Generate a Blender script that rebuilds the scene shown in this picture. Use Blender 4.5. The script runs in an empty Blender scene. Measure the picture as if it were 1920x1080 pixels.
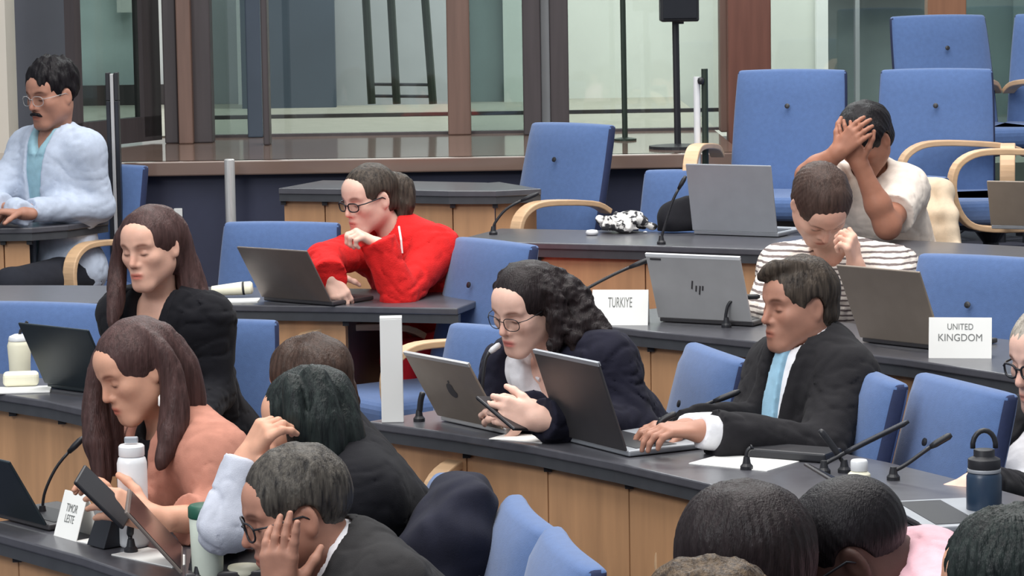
import bpy, math, random
import numpy as np
from mathutils import Vector, Matrix

random.seed(7)
C = bpy.context.scene.collection
R = math.radians
# ------------------------------------------------------------------ camera model
FPX = 5555.0
CAMZ = 2.0
PITCH = math.atan(611 / FPX)
ROLL = R(0.9)
_f = Vector((0, math.cos(PITCH), -math.sin(PITCH)))
_r0 = Vector((1, 0, 0))
_u0 = Vector((0, math.sin(PITCH), math.cos(PITCH)))
_r = _r0 * math.cos(ROLL) - _u0 * math.sin(ROLL)
_u = _u0 * math.cos(ROLL) + _r0 * math.sin(ROLL)
EYE = Vector((0, 0, CAMZ))


def ray(px, py):
    return _f + _r * ((px - 960) / FPX) + _u * ((540 - py) / FPX)


def pt(px, py, y):
    """the point of the sight line through (px, py) that lies y metres out from the lectern"""
    d = ray(px, py)
    return EYE + d * (y / d.y)


def pz(px, py, z):
    """the point of a horizontal surface at height z"""
    d = ray(px, py)
    return EYE + d * ((z - CAMZ) / d.z)


cam_d = bpy.data.cameras.new('camera')
cam_d.sensor_width = 36
cam_d.lens = FPX / 1920 * 36
cam_d.clip_end = 200
cam_d.clip_start = 0.1
cam = bpy.data.objects.new('camera', cam_d)
C.objects.link(cam)
M3 = Matrix((_r, _u, -_f)).transposed()
cam.matrix_world = Matrix.Translation(EYE) @ M3.to_4x4()
bpy.context.scene.camera = cam

# ------------------------------------------------------------------ materials


def lin(c):
    out = []
    for v in c[:3]:
        v = v / 255.0
        out.append(v / 12.92 if v <= 0.04045 else ((v + 0.055) / 1.055) ** 2.4)
    return tuple(out) + (1.0,)


def mat(name, rgb, rough=0.6, metal=0.0, var=0.10, scale=18.0, bump=0.0, bscale=None, stretch=(1, 1, 1), spec=0.5, attr=None, sheen=0.0, rgb2=None):
    m = bpy.data.materials.new(name)
    m.use_nodes = True
    nt = m.node_tree
    b = nt.nodes['Principled BSDF']
    b.inputs['Roughness'].default_value = rough
    b.inputs['Metallic'].default_value = metal
    b.inputs['Specular IOR Level'].default_value = spec
    if sheen:
        b.inputs['Sheen Weight'].default_value = sheen
    tc = nt.nodes.new('ShaderNodeTexCoord')
    mp = nt.nodes.new('ShaderNodeMapping')
    mp.inputs['Scale'].default_value = stretch
    nt.links.new(tc.outputs['Object'], mp.inputs['Vector'])
    nz = nt.nodes.new('ShaderNodeTexNoise')
    nz.inputs['Scale'].default_value = scale
    nz.inputs['Detail'].default_value = 4
    nt.links.new(mp.outputs['Vector'], nz.inputs['Vector'])
    rp = nt.nodes.new('ShaderNodeValToRGB')
    c = lin(rgb)
    c2 = lin(rgb2) if rgb2 else None
    lo = tuple(x * (1 - var) for x in c[:3]) + (1,)
    hi = c2 if c2 else tuple(min(1, x * (1 + var)) for x in c[:3]) + (1,)
    rp.color_ramp.elements[0].position = 0.3
    rp.color_ramp.elements[1].position = 0.7
    rp.color_ramp.elements[0].color = lo
    rp.color_ramp.elements[1].color = hi
    nt.links.new(nz.outputs['Fac'], rp.inputs['Fac'])
    col = rp.outputs['Color']
    if attr:
        at = nt.nodes.new('ShaderNodeAttribute')
        at.attribute_name = attr
        mx = nt.nodes.new('ShaderNodeMix')
        mx.data_type = 'RGBA'
        mx.blend_type = 'MULTIPLY'
        mx.inputs['Factor'].default_value = 1.0
        nt.links.new(col, mx.inputs[6])
        nt.links.new(at.outputs['Color'], mx.inputs[7])
        col = mx.outputs[2]
    nt.links.new(col, b.inputs['Base Color'])
    if bump:
        bp = nt.nodes.new('ShaderNodeBump')
        bp.inputs['Strength'].default_value = bump
        bp.inputs['Distance'].default_value = 0.004
        n2 = nt.nodes.new('ShaderNodeTexNoise')
        n2.inputs['Scale'].default_value = bscale or scale * 6
        n2.inputs['Detail'].default_value = 3
        nt.links.new(mp.outputs['Vector'], n2.inputs['Vector'])
        nt.links.new(n2.outputs['Fac'], bp.inputs['Height'])
        nt.links.new(bp.outputs['Normal'], b.inputs['Normal'])
    return m


def glass_mat(name, tint=(200, 215, 210), gloss=0.12):
    m = bpy.data.materials.new(name)
    m.use_nodes = True
    nt = m.node_tree
    for n in list(nt.nodes):
        nt.nodes.remove(n)
    o = nt.nodes.new('ShaderNodeOutputMaterial')
    t = nt.nodes.new('ShaderNodeBsdfTransparent')
    t.inputs['Color'].default_value = lin(tint)
    g = nt.nodes.new('ShaderNodeBsdfGlossy')
    g.inputs['Roughness'].default_value = 0.03
    nz = nt.nodes.new('ShaderNodeTexNoise')
    nz.inputs['Scale'].default_value = 3
    mr = nt.nodes.new('ShaderNodeMapRange')
    mr.inputs['To Min'].default_value = gloss * 0.85
    mr.inputs['To Max'].default_value = gloss * 1.15
    nt.links.new(nz.outputs['Fac'], mr.inputs['Value'])
    mx = nt.nodes.new('ShaderNodeMixShader')
    nt.links.new(mr.outputs['Result'], mx.inputs['Fac'])
    nt.links.new(t.outputs[0], mx.inputs[1])
    nt.links.new(g.outputs[0], mx.inputs[2])
    nt.links.new(mx.outputs[0], o.inputs['Surface'])
    return m


M = {}
M['chair_blue'] = mat('chair_blue_fabric', (76, 104, 152), 0.85, var=0.06, scale=60, bump=0.25, bscale=500, sheen=0.25)
M['chair_navy_shaded'] = mat('chair_navy_shaded_side', (34, 45, 80), 0.85, var=0.08, scale=60, bump=0.2, bscale=500)  # navy gusset fabric, with the shade of the chair's side mixed into its colour
M['beech'] = mat('beech_bentwood', (214, 178, 140), 0.45, var=0.10, scale=14, stretch=(1, 1, 6))
M['black_plastic'] = mat('black_plastic', (32, 33, 38), 0.45, var=0.1)
M['dark_metal'] = mat('dark_metal', (52, 54, 60), 0.4, 0.6, var=0.1)
M['steel'] = mat('brushed_steel', (206, 206, 204), 0.35, 0.35, var=0.08, stretch=(8, 8, 1))
M['veneer'] = mat('light_wood_veneer', (198, 151, 110), 0.5, var=0.13, scale=5, stretch=(4, 4, 0.5), bump=0.03)
M['veneer_dark'] = mat('brown_wood_veneer', (138, 106, 84), 0.5, var=0.12, scale=5, stretch=(4, 4, 0.5))
M['desk_top'] = mat('dark_grey_desktop', (80, 80, 86), 0.29, var=0.10, scale=30, spec=0.6)
M['desk_edge'] = mat('charcoal_desk_edge', (66, 68, 72), 0.42, var=0.10, scale=24)
M['riser'] = mat('navy_riser_panel', (48, 52, 74), 0.6, var=0.12, scale=6)
M['carpet'] = mat('dark_blue_carpet', (52, 54, 68), 0.95, var=0.2, scale=90, bump=0.4, bscale=300)
M['parquet'] = mat('polished_brown_parquet', (122, 102, 92), 0.09, var=0.12, scale=4, stretch=(0.6, 6, 1), spec=0.7)
M['redwood'] = mat('red_brown_wood', (112, 72, 60), 0.45, var=0.16, scale=5, stretch=(6, 6, 0.4))
M['brownpost'] = mat('brown_wood_post', (112, 88, 78), 0.5, var=0.14, scale=5, stretch=(6, 6, 0.4))
M['darkpost'] = mat('dark_brown_post', (66, 60, 62), 0.5, var=0.14, scale=5, stretch=(6, 6, 0.4))
M['orangepost'] = mat('orange_brown_post', (140, 98, 72), 0.5, var=0.14, scale=5, stretch=(6, 6, 0.4))
M['white_paint'] = mat('white_paint', (232, 234, 232), 0.5, var=0.03, scale=5)
M['off_white'] = mat('pale_wall', (210, 213, 206), 0.7, var=0.04, scale=3)
M['grey_wall'] = mat('grey_wall', (168, 172, 176), 0.7, var=0.06, scale=3)
M['lav_wall'] = mat('dark_grey_panel', (104, 106, 116), 0.6, var=0.06, scale=3)
M['blue_dark'] = mat('dark_blue_panel', (64, 76, 90), 0.6, var=0.12, scale=3)
M['teal_wall'] = mat('grey_green_wall', (132, 146, 146), 0.6, var=0.14, scale=2.5)
M['pale_teal'] = mat('pale_grey_teal_wall', (188, 202, 200), 0.6, var=0.22, scale=2.5)
M['beige_wall'] = mat('beige_wall', (206, 200, 188), 0.7, var=0.04, scale=3)
M['stone'] = mat('pale_stone_sill', (158, 155, 142), 0.5, var=0.08, scale=9)
M['glass'] = glass_mat('clear_pane', (232, 236, 234), 0.06)
M['glass_green'] = glass_mat('green_tinted_pane', (206, 216, 214), 0.08)
M['paper'] = mat('white_paper', (244, 244, 240), 0.7, var=0.02, scale=8)
M['print'] = mat('grey_print', (120, 122, 120), 0.7, var=0.1)
M['lap_silver'] = mat('silver_aluminium', (186, 186, 186), 0.42, 0.25, var=0.04)
M['lap_grey'] = mat('grey_aluminium', (158, 162, 168), 0.45, 0.25, var=0.04)
M['lap_tan'] = mat('tan_grey_aluminium', (150, 138, 126), 0.4, 0.3, var=0.05)
M['lap_bronze'] = mat('taupe_aluminium', (124, 114, 108), 0.35, 0.35, var=0.06)
M['lap_dark'] = mat('charcoal_shell', (70, 68, 70), 0.4, 0.2, var=0.06)
M['lap_black'] = mat('black_shell', (36, 46, 52), 0.4, 0.1, var=0.08)
M['screen'] = mat('dark_screen', (30, 32, 38), 0.2, var=0.05)
M['cream'] = mat('cream_plastic', (236, 232, 208), 0.5, var=0.04)
M['green_lid'] = mat('green_cap', (30, 84, 66), 0.45, var=0.08)
M['pale_green'] = mat('pale_green_bottle', (214, 222, 208), 0.4, var=0.05)
M['white_gloss'] = mat('white_enamel', (228, 230, 232), 0.3, var=0.03)
M['navy_bottle'] = mat('navy_bottle', (34, 54, 76), 0.35, var=0.1)
M['green_black'] = mat('dark_green_metal', (44, 56, 48), 0.45, 0.3, var=0.1)

# ------------------------------------------------------------------ mesh helpers


def link(o, parent=None):
    C.objects.link(o)
    if parent is not None:
        o.parent = parent
    return o


def mesh_from(name, V, Fq, m, parent=None, smooth=False, bevel=0.0, seg=2, loc=None, mats=None):
    me = bpy.data.meshes.new(name)
    me.from_pydata([tuple(v) for v in V], [], [tuple(f) for f in Fq])
    me.update()
    if smooth:
        me.polygons.foreach_set('use_smooth', [True] * len(me.polygons))
    o = bpy.data.objects.new(name, me)
    if m is not None:
        me.materials.append(m)
    if loc is not None:
        o.location = loc
    link(o, parent)
    if bevel:
        bv = o.modifiers.new('bevel', 'BEVEL')
        bv.width = bevel
        bv.segments = seg
        bv.limit_method = 'ANGLE'
        bv.angle_limit = R(40)
    return o


class B:
    """collects shapes, builds them as one mesh"""

    def __init__(self):
        self.v, self.f = [], []

    def add(self, vs, fs, mtx=None):
        n = len(self.v)
        self.v += [(mtx @ Vector(p)) if mtx is not None else Vector(p) for p in vs]
        self.f += [tuple(i + n for i in f) for f in fs]
        return self

    def box(self, c, s, mtx=None):
        x, y, z = s[0] / 2, s[1] / 2, s[2] / 2
        vs = [(c[0] + a * x, c[1] + b * y, c[2] + d * z) for a in (-1, 1) for b in (-1, 1) for d in (-1, 1)]
        fs = [(0, 1, 3, 2), (4, 6, 7, 5), (0, 4, 5, 1), (2, 3, 7, 6), (0, 2, 6, 4), (1, 5, 7, 3)]
        return self.add(vs, fs, mtx)

    def prism(self, poly, z0, z1):
        n = len(poly)
        vs = [(p[0], p[1], z0) for p in poly] + [(p[0], p[1], z1) for p in poly]
        fs = [tuple(range(n - 1, -1, -1)), tuple(range(n, 2 * n))]
        fs += [(i, (i + 1) % n, n + (i + 1) % n, n + i) for i in range(n)]
        return self.add(vs, fs)

    def wall(self, a, b, z0, z1, t):
        """upright slab along polyline a (front pts) with b (back pts)"""
        for i in range(len(a) - 1):
            self.prism([a[i], a[i + 1], b[i + 1], b[i]], z0, z1)
        return self

    def tube(self, pts, r, n=10, closed=False, cap=True):
        pts = [Vector(p) for p in pts]
        k = len(pts)
        rr = r if isinstance(r, (list, tuple)) else [r] * k
        rings = []
        ref = None
        for i, p in enumerate(pts):
            if closed:
                t = pts[(i + 1) % k] - pts[i - 1]
            else:
                t = pts[min(i + 1, k - 1)] - pts[max(i - 1, 0)]
            t.normalize()
            if ref is None:
                ref = Vector((0, 0, 1)) if abs(t.z) < 0.9 else Vector((1, 0, 0))
            s = t.cross(ref).normalized()
            q = s.cross(t).normalized()
            ref = q
            rings.append([p + (s * math.cos(2 * math.pi * j / n) + q * math.sin(2 * math.pi * j / n)) * rr[i] for j in range(n)])
        vs = [v for ring in rings for v in ring]
        fs = []
        m = k if closed else k - 1
        for i in range(m):
            for j in range(n):
                a, b2 = i * n + j, i * n + (j + 1) % n
                c2, d = ((i + 1) % k) * n + (j + 1) % n, ((i + 1) % k) * n + j
                fs.append((a, b2, c2, d))
        if cap and not closed:
            fs.append(tuple(range(n - 1, -1, -1)))
            fs.append(tuple(range((k - 1) * n, k * n)))
        return self.add(vs, fs)

    def lathe(self, prof, c=(0, 0, 0), n=24, mtx=None):
        vs, fs = [], []
        for (r, z) in prof:
            for j in range(n):
                a = 2 * math.pi * j / n
                vs.append((c[0] + r * math.cos(a), c[1] + r * math.sin(a), c[2] + z))
        k = len(prof)
        for i in range(k - 1):
            for j in range(n):
                fs.append((i * n + j, i * n + (j + 1) % n, (i + 1) * n + (j + 1) % n, (i + 1) * n + j))
        fs.append(tuple(range(n - 1, -1, -1)))
        fs.append(tuple(range((k - 1) * n, k * n)))
        return self.add(vs, fs, mtx)

    def strip(self, path, w, t):
        """flat bent strip: path in the (y, z) plane, width w along x, thickness t"""
        n = len(path)
        vs = []
        for i, p in enumerate(path):
            a = path[max(i - 1, 0)]
            b = path[min(i + 1, n - 1)]
            ty, tz = b[0] - a[0], b[1] - a[1]
            l = math.hypot(ty, tz) or 1
            ny, nz = -tz / l, ty / l
            for sx, sn in ((-1, -1), (1, -1), (1, 1), (-1, 1)):
                vs.append((sx * w / 2, p[0] + ny * sn * t / 2, p[1] + nz * sn * t / 2))
        fs = []
        for i in range(n - 1):
            for j in range(4):
                fs.append((i * 4 + j, i * 4 + (j + 1) % 4, (i + 1) * 4 + (j + 1) % 4, (i + 1) * 4 + j))
        fs.append((3, 2, 1, 0))
        fs.append(tuple(range((n - 1) * 4, n * 4)))
        return self.add(vs, fs)

    def build(self, name, m, parent=None, smooth=False, bevel=0.0, seg=2, origin=None):
        o = Vector(origin) if origin is not None else Vector((0, 0, 0))
        return mesh_from(name, [v - o for v in self.v], self.f, m, parent, smooth, bevel, seg)


def tag(o, label=None, cat=None, group=None, kind=None):
    if label:
        o['label'] = label
    if cat:
        o['category'] = cat
    if group:
        o['group'] = group
    if kind:
        o['kind'] = kind
    return o


def empty(name, loc=(0, 0, 0), rz=0.0, label=None, cat=None, group=None):
    o = bpy.data.objects.new(name, None)
    o.location = loc
    o.rotation_euler = (0, 0, rz)
    o.empty_display_size = 0.1
    C.objects.link(o)
    tag(o, label, cat, group)
    return o


def struct(name, b, m, bevel=0.0):
    o = b.build(name, m, bevel=bevel)
    o['kind'] = 'structure'
    return o


def dup(root, loc, rz, label, group=None):
    r = root.copy()
    C.objects.link(r)
    r.location = loc
    r.rotation_euler = (0, 0, rz)
    r['label'] = label
    if group:
        r['group'] = group
    for ch in list(root.children):
        c = ch.copy()
        C.objects.link(c)
        c.parent = r
        for g in list(ch.children):
            d = g.copy()
            C.objects.link(d)
            d.parent = c
    return r


def smooth_poly(P, n=4):
    """Catmull-Rom through the points"""
    P = [Vector(p) for p in P]
    out = []
    for i in range(len(P) - 1):
        p0, p1, p2, p3 = P[max(i - 1, 0)], P[i], P[i + 1], P[min(i + 2, len(P) - 1)]
        for k in range(n):
            t = k / n
            out.append(0.5 * ((2 * p1) + (p2 - p0) * t + (2 * p0 - 5 * p1 + 4 * p2 - p3) * t * t + (3 * p1 - p0 - 3 * p2 + p3) * t ** 3))
    out.append(P[-1])
    return out


def text_mesh(name, body, size, m, parent, loc, rot, sx=1.0):
    cu = bpy.data.curves.new(name + '_curve', 'FONT')
    cu.body = body
    cu.size = size
    cu.align_x = 'CENTER'
    cu.align_y = 'CENTER'
    cu.extrude = 0.0002
    to = bpy.data.objects.new(name + '_tmp', cu)
    C.objects.link(to)
    dg = bpy.context.evaluated_depsgraph_get()
    me = bpy.data.meshes.new_from_object(to.evaluated_get(dg))
    bpy.data.objects.remove(to)
    o = bpy.data.objects.new(name, me)
    me.materials.clear()
    me.materials.append(m)
    link(o, parent)
    o.location = loc
    o.rotation_euler = rot
    o.scale = (sx, 1, 1)
    return o
# ------------------------------------------------------------------ rows of the hall
ZT = {1: 0.74, 2: 0.83, 3: 0.92, 4: 1.03, 5: 1.15}
FL = {0: 0.0, 1: 0.0, 2: 0.09, 3: 0.18, 4: 0.29, 5: 0.41, 6: 0.64, 7: 0.82}
PLAT = 1.22


def row_pts(px, z):
    return [pz(x, y, z).xy for x, y in px]


E1 = row_pts([(-60, 986), (0, 1002), (154, 1044), (260, 1080), (420, 1145)], ZT[1])
E2L = row_pts([(-110, 724), (0, 738), (90, 752), (172, 770)], ZT[2])
E2R = row_pts([(690, 790), (850, 812), (1000, 836), (1150, 866), (1330, 907), (1500, 955), (1700, 1020), (1960, 1120)], ZT[2])
E3L = row_pts([(-100, 566), (40, 566), (220, 568), (400, 571), (640, 574), (858, 578)], ZT[3])
E3R = row_pts([(1040, 598), (1110, 608), (1200, 619), (1350, 633), (1500, 649), (1700, 673), (1880, 700), (2040, 726)], ZT[3])
E4L = row_pts([(-100, 428), (0, 428), (60, 427), (128, 422), (205, 411)], ZT[4])
E4R = row_pts([(845, 452), (1000, 455), (1200, 460), (1450, 468), (1600, 476), (1800, 488), (2020, 504)], ZT[4])
E5 = row_pts([(522, 353), (600, 354), (700, 355), (840, 358), (930, 358), (1015, 354)], ZT[5])


def normals(P):
    out = []
    for i in range(len(P)):
        a, b = P[max(i - 1, 0)], P[min(i + 1, len(P) - 1)]
        t = (b - a).normalized()
        out.append(Vector((-t.y, t.x)))
    return out


def offs(P, d):
    return [p + n * d for p, n in zip(P, normals(P))]


def desk(name_label, P, z, zfloor, i0=0, i1=None, depth=0.5, panel=True, top='desk_top', panel_mat='veneer', ends=(True, True), fascia=0.05, clips=True, back=None, one=False):
    P = [Vector(p) for p in P]
    mid = P[len(P) // 2]
    base = Vector((mid.x, mid.y, zfloor))
    root = empty('conference_desk', base, 0, name_label, 'desk', 'curved conference desks')
    a, b = P, (back or offs(P, depth))
    t = B()
    t.prism(list(a) + list(reversed(b)), z - 0.022, z)
    t.build('desktop', M[top], root, bevel=0.004, origin=base)
    f = B()
    f.wall(offs(P, 0.006), offs(P, 0.03), z - fascia, z - 0.0225, 0)
    f.build('edge_strip', M['desk_edge'], root, origin=base)
    if i1 is None:
        i1 = len(P) - 1
    Q = P[i0:i1 + 1]
    fa, fb = [p + n * 0.045 for p, n in zip(P, normals(P))][i0:i1 + 1], [p + n * 0.07 for p, n in zip(P, normals(P))][i0:i1 + 1]
    if one:
        w = B()
        w.wall(fa, fb, zfloor - 0.085, z - fascia + 0.012, 0)
        w.build('front_panel', M[panel_mat], root, origin=base)
    for k in range(0 if one else len(fa) - 1):
        w = B()
        g = 0.0025 * (fa[k + 1] - fa[k]).normalized()
        w.prism([fa[k] + g, fa[k + 1] - g, fb[k + 1] - g, fb[k] + g], zfloor - 0.085, z - fascia + 0.012)
        w.build('front_panel', M[panel_mat], root, origin=base)
    if clips:
        for k in range(len(fa)):
            c = B()
            c.box((0, 0, 0), (0.02, 0.03, 0.022), Matrix.Translation((fa[k].x, fa[k].y - 0.006, z - fascia - 0.005)))
            c.build('clip', M['black_plastic'], root, origin=base)
    nn = normals(P)
    for e, idx in ((ends[0], i0), (ends[1], i1)):
        if e:
            p, n = P[idx], nn[idx]
            tt = Vector((n.y, -n.x))
            s = 1 if idx == i0 else -1
            q0, q1 = p + n * 0.07, p + n * (depth - 0.04)
            e_ = B()
            e_.prism([q0, q1, q1 + tt * 0.03 * s, q0 + tt * 0.03 * s] if s < 0 else [q0, q0 + tt * 0.03, q1 + tt * 0.03, q1], zfloor, z - 0.022)
            e_.build('end_panel', M['darkpost'] if panel_mat == 'veneer' else M[panel_mat], root, origin=base)
    return root


desk('curved grey-topped desk at the front left edge under the tall white bottle', E1, ZT[1], FL[1], ends=(False, False))
desk('curved grey-topped desk under the cream bottle with a black straw', E2L, ZT[2], FL[2], ends=(False, False), one=True, back=row_pts([(-110, 690), (0, 700), (90, 710), (200, 724)], ZT[2]))
desk('long curved grey-topped desk where the man in the dark suit types', E2R, ZT[2], FL[2], ends=(True, False))
desk('curved grey-topped desk where the person in red leans on folded arms', E3L, ZT[3], FL[3], i1=4, ends=(False, True))
desk('long curved desk carrying the two white name cards', E3R, ZT[3], FL[3], ends=(True, False))
desk('curved desk end with overhanging top in front of the person in the pale blue shirt', E4L, ZT[4], FL[4], i1=2, ends=(False, True))
desk('long dark desk carrying the pale grey laptop and the crumpled scarf', E4R, ZT[4], FL[4], ends=(True, False))
desk('desk with pale wood front behind the head of the person in red', E5, ZT[5], FL[5], i0=0, depth=0.42, ends=(True, True))

# ------------------------------------------------------------------ stepped floor


def tier(name, front, z, z0, back=17.0):
    f = [Vector(p) for p in front]
    d0 = (f[0] - f[1]).normalized()
    d1 = (f[-1] - f[-2]).normalized()
    l = Vector((-7.0, max(f[0].y + min(max(d0.y / max(-d0.x, .2), -.3), .8) * (f[0].x + 7.0), f[0].y)))
    r = f[-1] + d1 * 1.2
    poly = [l] + f + [r, Vector((max(r.x, 4.0), r.y)), Vector((5.0, back)), Vector((-7.0, back))]
    b = B()
    b.prism(poly, z0, z)
    return struct(name, b, M['carpet'])


fl = B()
fl.box((-1, 7.5, -0.05), (14, 22, 0.1))
struct('floor', fl, M['carpet'])
r2 = offs(E2L, 0.06) + offs(E2R, 0.06)
tier('floor_row_two', r2, FL[2], -0.02)
r3 = offs(E3L, 0.06)[:-1] + offs(E3R, 0.06)[1:]
tier('floor_row_three', r3, FL[3], 0.0)
r4 = offs(E4L, 0.06)[:-1] + offs(E4R, 0.06)
tier('floor_row_four', r4, FL[4], 0.0)
r5 = [Vector((-3.0, 11.6))] + offs(E5, 0.06) + [Vector((0.3, 11.2))]
b = B()
b.prism([Vector((-7, 11.7))] + r5 + [Vector((0.62, 11.3)), Vector((0.62, 17)), Vector((-7, 17))], 0.0, FL[5])
struct('floor_row_five', b, M['carpet'])
b = B()
b.prism([Vector(p) for p in ((0.58, 11.22), (1.2, 11.1), (1.5, 10.85), (2.6, 10.2), (5, 9.5), (5, 17), (0.58, 17))], 0.0, FL[6])
struct('floor_row_six', b, M['carpet'])
b = B()
b.prism([Vector(p) for p in ((0.95, 12.2), (5, 11.6), (5, 17), (0.95, 17))], 0.0, FL[7])
struct('floor_row_seven', b, M['carpet'])
# raised walkway behind the rows
b = B()
b.box((-3.03, 12.06, 0.78), (7.94, 0.06, 0.8))
struct('wall_riser', b, M['riser'])
b = B()
b.box((-3.03, 16.5, 1.195), (7.94, 9.04, 0.05))
struct('floor_walkway', b, M['parquet'])
b = B()
b.box((-3.03, 11.99, 1.19), (7.96, 0.05, 0.06))
struct('trim_walkway_edge', b, M['parquet'], bevel=0.006)
b = B()
b.box((4.5, 18.0, 0.9), (7.1, 6.0, 0.1))
struct('floor_lobby', b, M['stone'])

# ------------------------------------------------------------------ glazed wall and lobby behind


def bx(px0, px1, y, z0, z1, t, pyref=110):
    x0, x1 = pt(px0, pyref, y).x, pt(px1, pyref, y).x
    q = B()
    q.box(((x0 + x1) / 2, y + t / 2, (z0 + z1) / 2), (x1 - x0, t, z1 - z0))
    return q


ZTOP = 3.3
nwall = [0]


def wall_strip(name, px0, px1, y, m, z0=1.0, z1=ZTOP, t=0.08, bevel=0.0):
    return struct(name, bx(px0, px1, y, z0, z1, t), M[m], bevel)


# the glass wall's own framing, standing on the walkway
wall_strip('trim_left_column', -60, 12, 12.7, 'beige_wall', PLAT, ZTOP, 0.25)
wall_strip('wall_left_panel', 14, 136, 13.5, 'lav_wall', PLAT, ZTOP, 0.06)
for i, (a, c, y, m, z0) in enumerate([
    (305, 331, 13.2, 'darkpost', PLAT), (331, 358, 13.14, 'brownpost', PLAT), (358, 395, 13.2, 'darkpost', PLAT),
    (838, 881, 13.5, 'brownpost', PLAT), (980, 1014, 13.4, 'darkpost', PLAT), (1014, 1031, 13.5, 'grey_wall', PLAT), (1031, 1066, 13.4, 'darkpost', PLAT),
    (1350, 1366, 13.4, 'brownpost', PLAT), (1365, 1446, 13.3, 'redwood', PLAT - .4), (1740, 1812, 13.6, 'orangepost', 0.8), (490, 502, 12.95, 'darkpost', PLAT), (461, 489, 13.55, 'blue_dark', PLAT),
]):
    wall_strip('trim_%d' % (i + 1), a, c, y, m, z0, ZTOP, 0.12, 0.006)
# threshold of the glazing and the pale lobby floor behind it
wall_strip('trim_threshold', 395, 1352, 13.58, 'darkpost', PLAT, 1.232, 0.06)
q = B()
q.box((-2.0, 15.4, 1.2235), (5.9, 3.4, 0.005))
struct('floor_lobby_pale', q, M['stone'])
wall_strip('trim_lobby_track', 395, 1352, 15.1, 'darkpost', 1.226, 1.245, 0.04)
for i, (a, c, g) in enumerate([(395, 461, 'glass_green'), (503, 838, 'glass'), (881, 980, 'glass_green'), (1066, 1350, 'glass'), (1446, 1740, 'glass'), (1812, 2080, 'glass_green')]):
    o = struct('window_%d' % (i + 1), bx(a, c, 13.62, 1.232 if a < 1400 else 0.9, ZTOP, 0.012), M[g])
# open door leaf on the left
hinge, free = pt(291, 110, 13.35), pt(133, 110, 12.75)
dv = Vector((hinge.x - free.x, hinge.y - free.y, 0))
dl = dv.length
dang = math.atan2(dv.y, dv.x)
dm = Matrix.Translation((free.x, free.y, 0)) @ Matrix.Rotation(dang, 4, 'Z')
q = B()
q.box((dl - 0.07, 0, 2.25), (0.14, 0.05, 2.0), dm)
q.box((0.02, 0, 2.25), (0.05, 0.05, 2.0), dm)
q.box((dl / 2, 0, 1.285), (dl, 0.05, 0.11), dm)
dr = q.build('door_1', M['darkpost'])
dr['kind'] = 'structure'
q = B()
q.box(((dl - 0.1) / 2, 0, 2.28), (dl - 0.19, 0.01, 1.88), dm)
o = q.build('pane', M['glass_green'], dr)
# lobby walls
wall_strip('wall_lobby_left', 40, 262, 17.0, 'pale_teal')
wall_strip('wall_left_end', -2200, 16, 13.52, 'lav_wall', PLAT, ZTOP, 0.06)
wall_strip('wall_lobby_pale_slot', 222, 250, 16.9, 'off_white', 1.75, ZTOP, 0.05)
wall_strip('wall_lobby_slot', 262, 330, 17.0, 'white_paint', 1.2)
wall_strip('trim_lobby_base', 40, 335, 16.85, 'darkpost', 1.2, 1.34, 0.05)
wall_strip('wall_lobby_grey', 330, 447, 16.8, 'grey_wall')
wall_strip('trim_lobby_bright', 445, 458, 16.7, 'white_paint')
wall_strip('wall_lobby_blue', 452, 628, 16.2, 'blue_dark')
wall_strip('wall_lobby_pale', 612, 880, 16.4, 'grey_wall')
wall_strip('wall_lobby_mid', 870, 1000, 16.6, 'teal_wall')
wall_strip('trim_lobby_mid', 944, 982, 16.5, 'off_white')
wall_strip('wall_lobby_bright', 990, 1400, 16.8, 'off_white')
wall_strip('wall_lobby_right', 1400, 1532, 16.4, 'off_white', 0.9)
wall_strip('trim_lobby_right', 1531, 1553, 16.3, 'white_paint', 0.9)
wall_strip('wall_lobby_deep', 1545, 1960, 17.2, 'teal_wall', 0.9)
wall_strip('wall_lobby_navy', 1612, 1745, 16.9, 'blue_dark', 1.78, ZTOP)
wall_strip('trim_lobby_bar', 1553, 1612, 16.8, 'white_paint', 1.78, 1.815)
wall_strip('wall_lobby_recess', 1553, 1605, 17.0, 'blue_dark', 1.815, ZTOP)
wall_strip('trim_lobby_upright', 1604, 1612, 16.8, 'grey_wall', 0.9, ZTOP)
wall_strip('wall_lobby_far', 1900, 2200, 17.0, 'teal_wall', 0.9)
# metal rack of three uprights behind the glass
rk = empty('metal_rack', pt(750, 190, 15.4), 0, 'dark metal rack of three uprights and two rails behind the glass wall', 'rack')
rb = Vector(rk.location)
for xa, xb in ((686, 697), (733, 744), (797, 812)):
    q = B()
    p1, p0 = pt(xa - (xb - xa) * 0.8, -160, 15.4), pt(xb, 195, 15.4)
    q.tube([p0, p1], 0.021, 8)
    q.build('upright', M['green_black'], rk, origin=rb)
for yy in (158, 180):
    q = B()
    q.tube([pt(694, yy, 15.42), pt(812, yy + 1, 15.42)], 0.008, 8)
    q.build('rail', M['dark_metal'], rk, origin=rb)

# ------------------------------------------------------------------ posts, stand and pole
base = pt(1172, 264, 12.9)
base.z = PLAT
pl = empty('slim_pole', base, 0, 'slim dark green pole standing on the wooden walkway before the bright glass', 'pole')
q = B()
tp = pt(1165, -150, 12.9)
q.tube([base, tp], 0.0125, 10)
q.build('shaft', M['green_black'], pl, origin=base)
q = B()
q.lathe([(0.05, 0.0), (0.05, 0.008), (0.015, 0.014)], base)
q.build('foot', M['green_black'], pl, origin=base)

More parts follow.
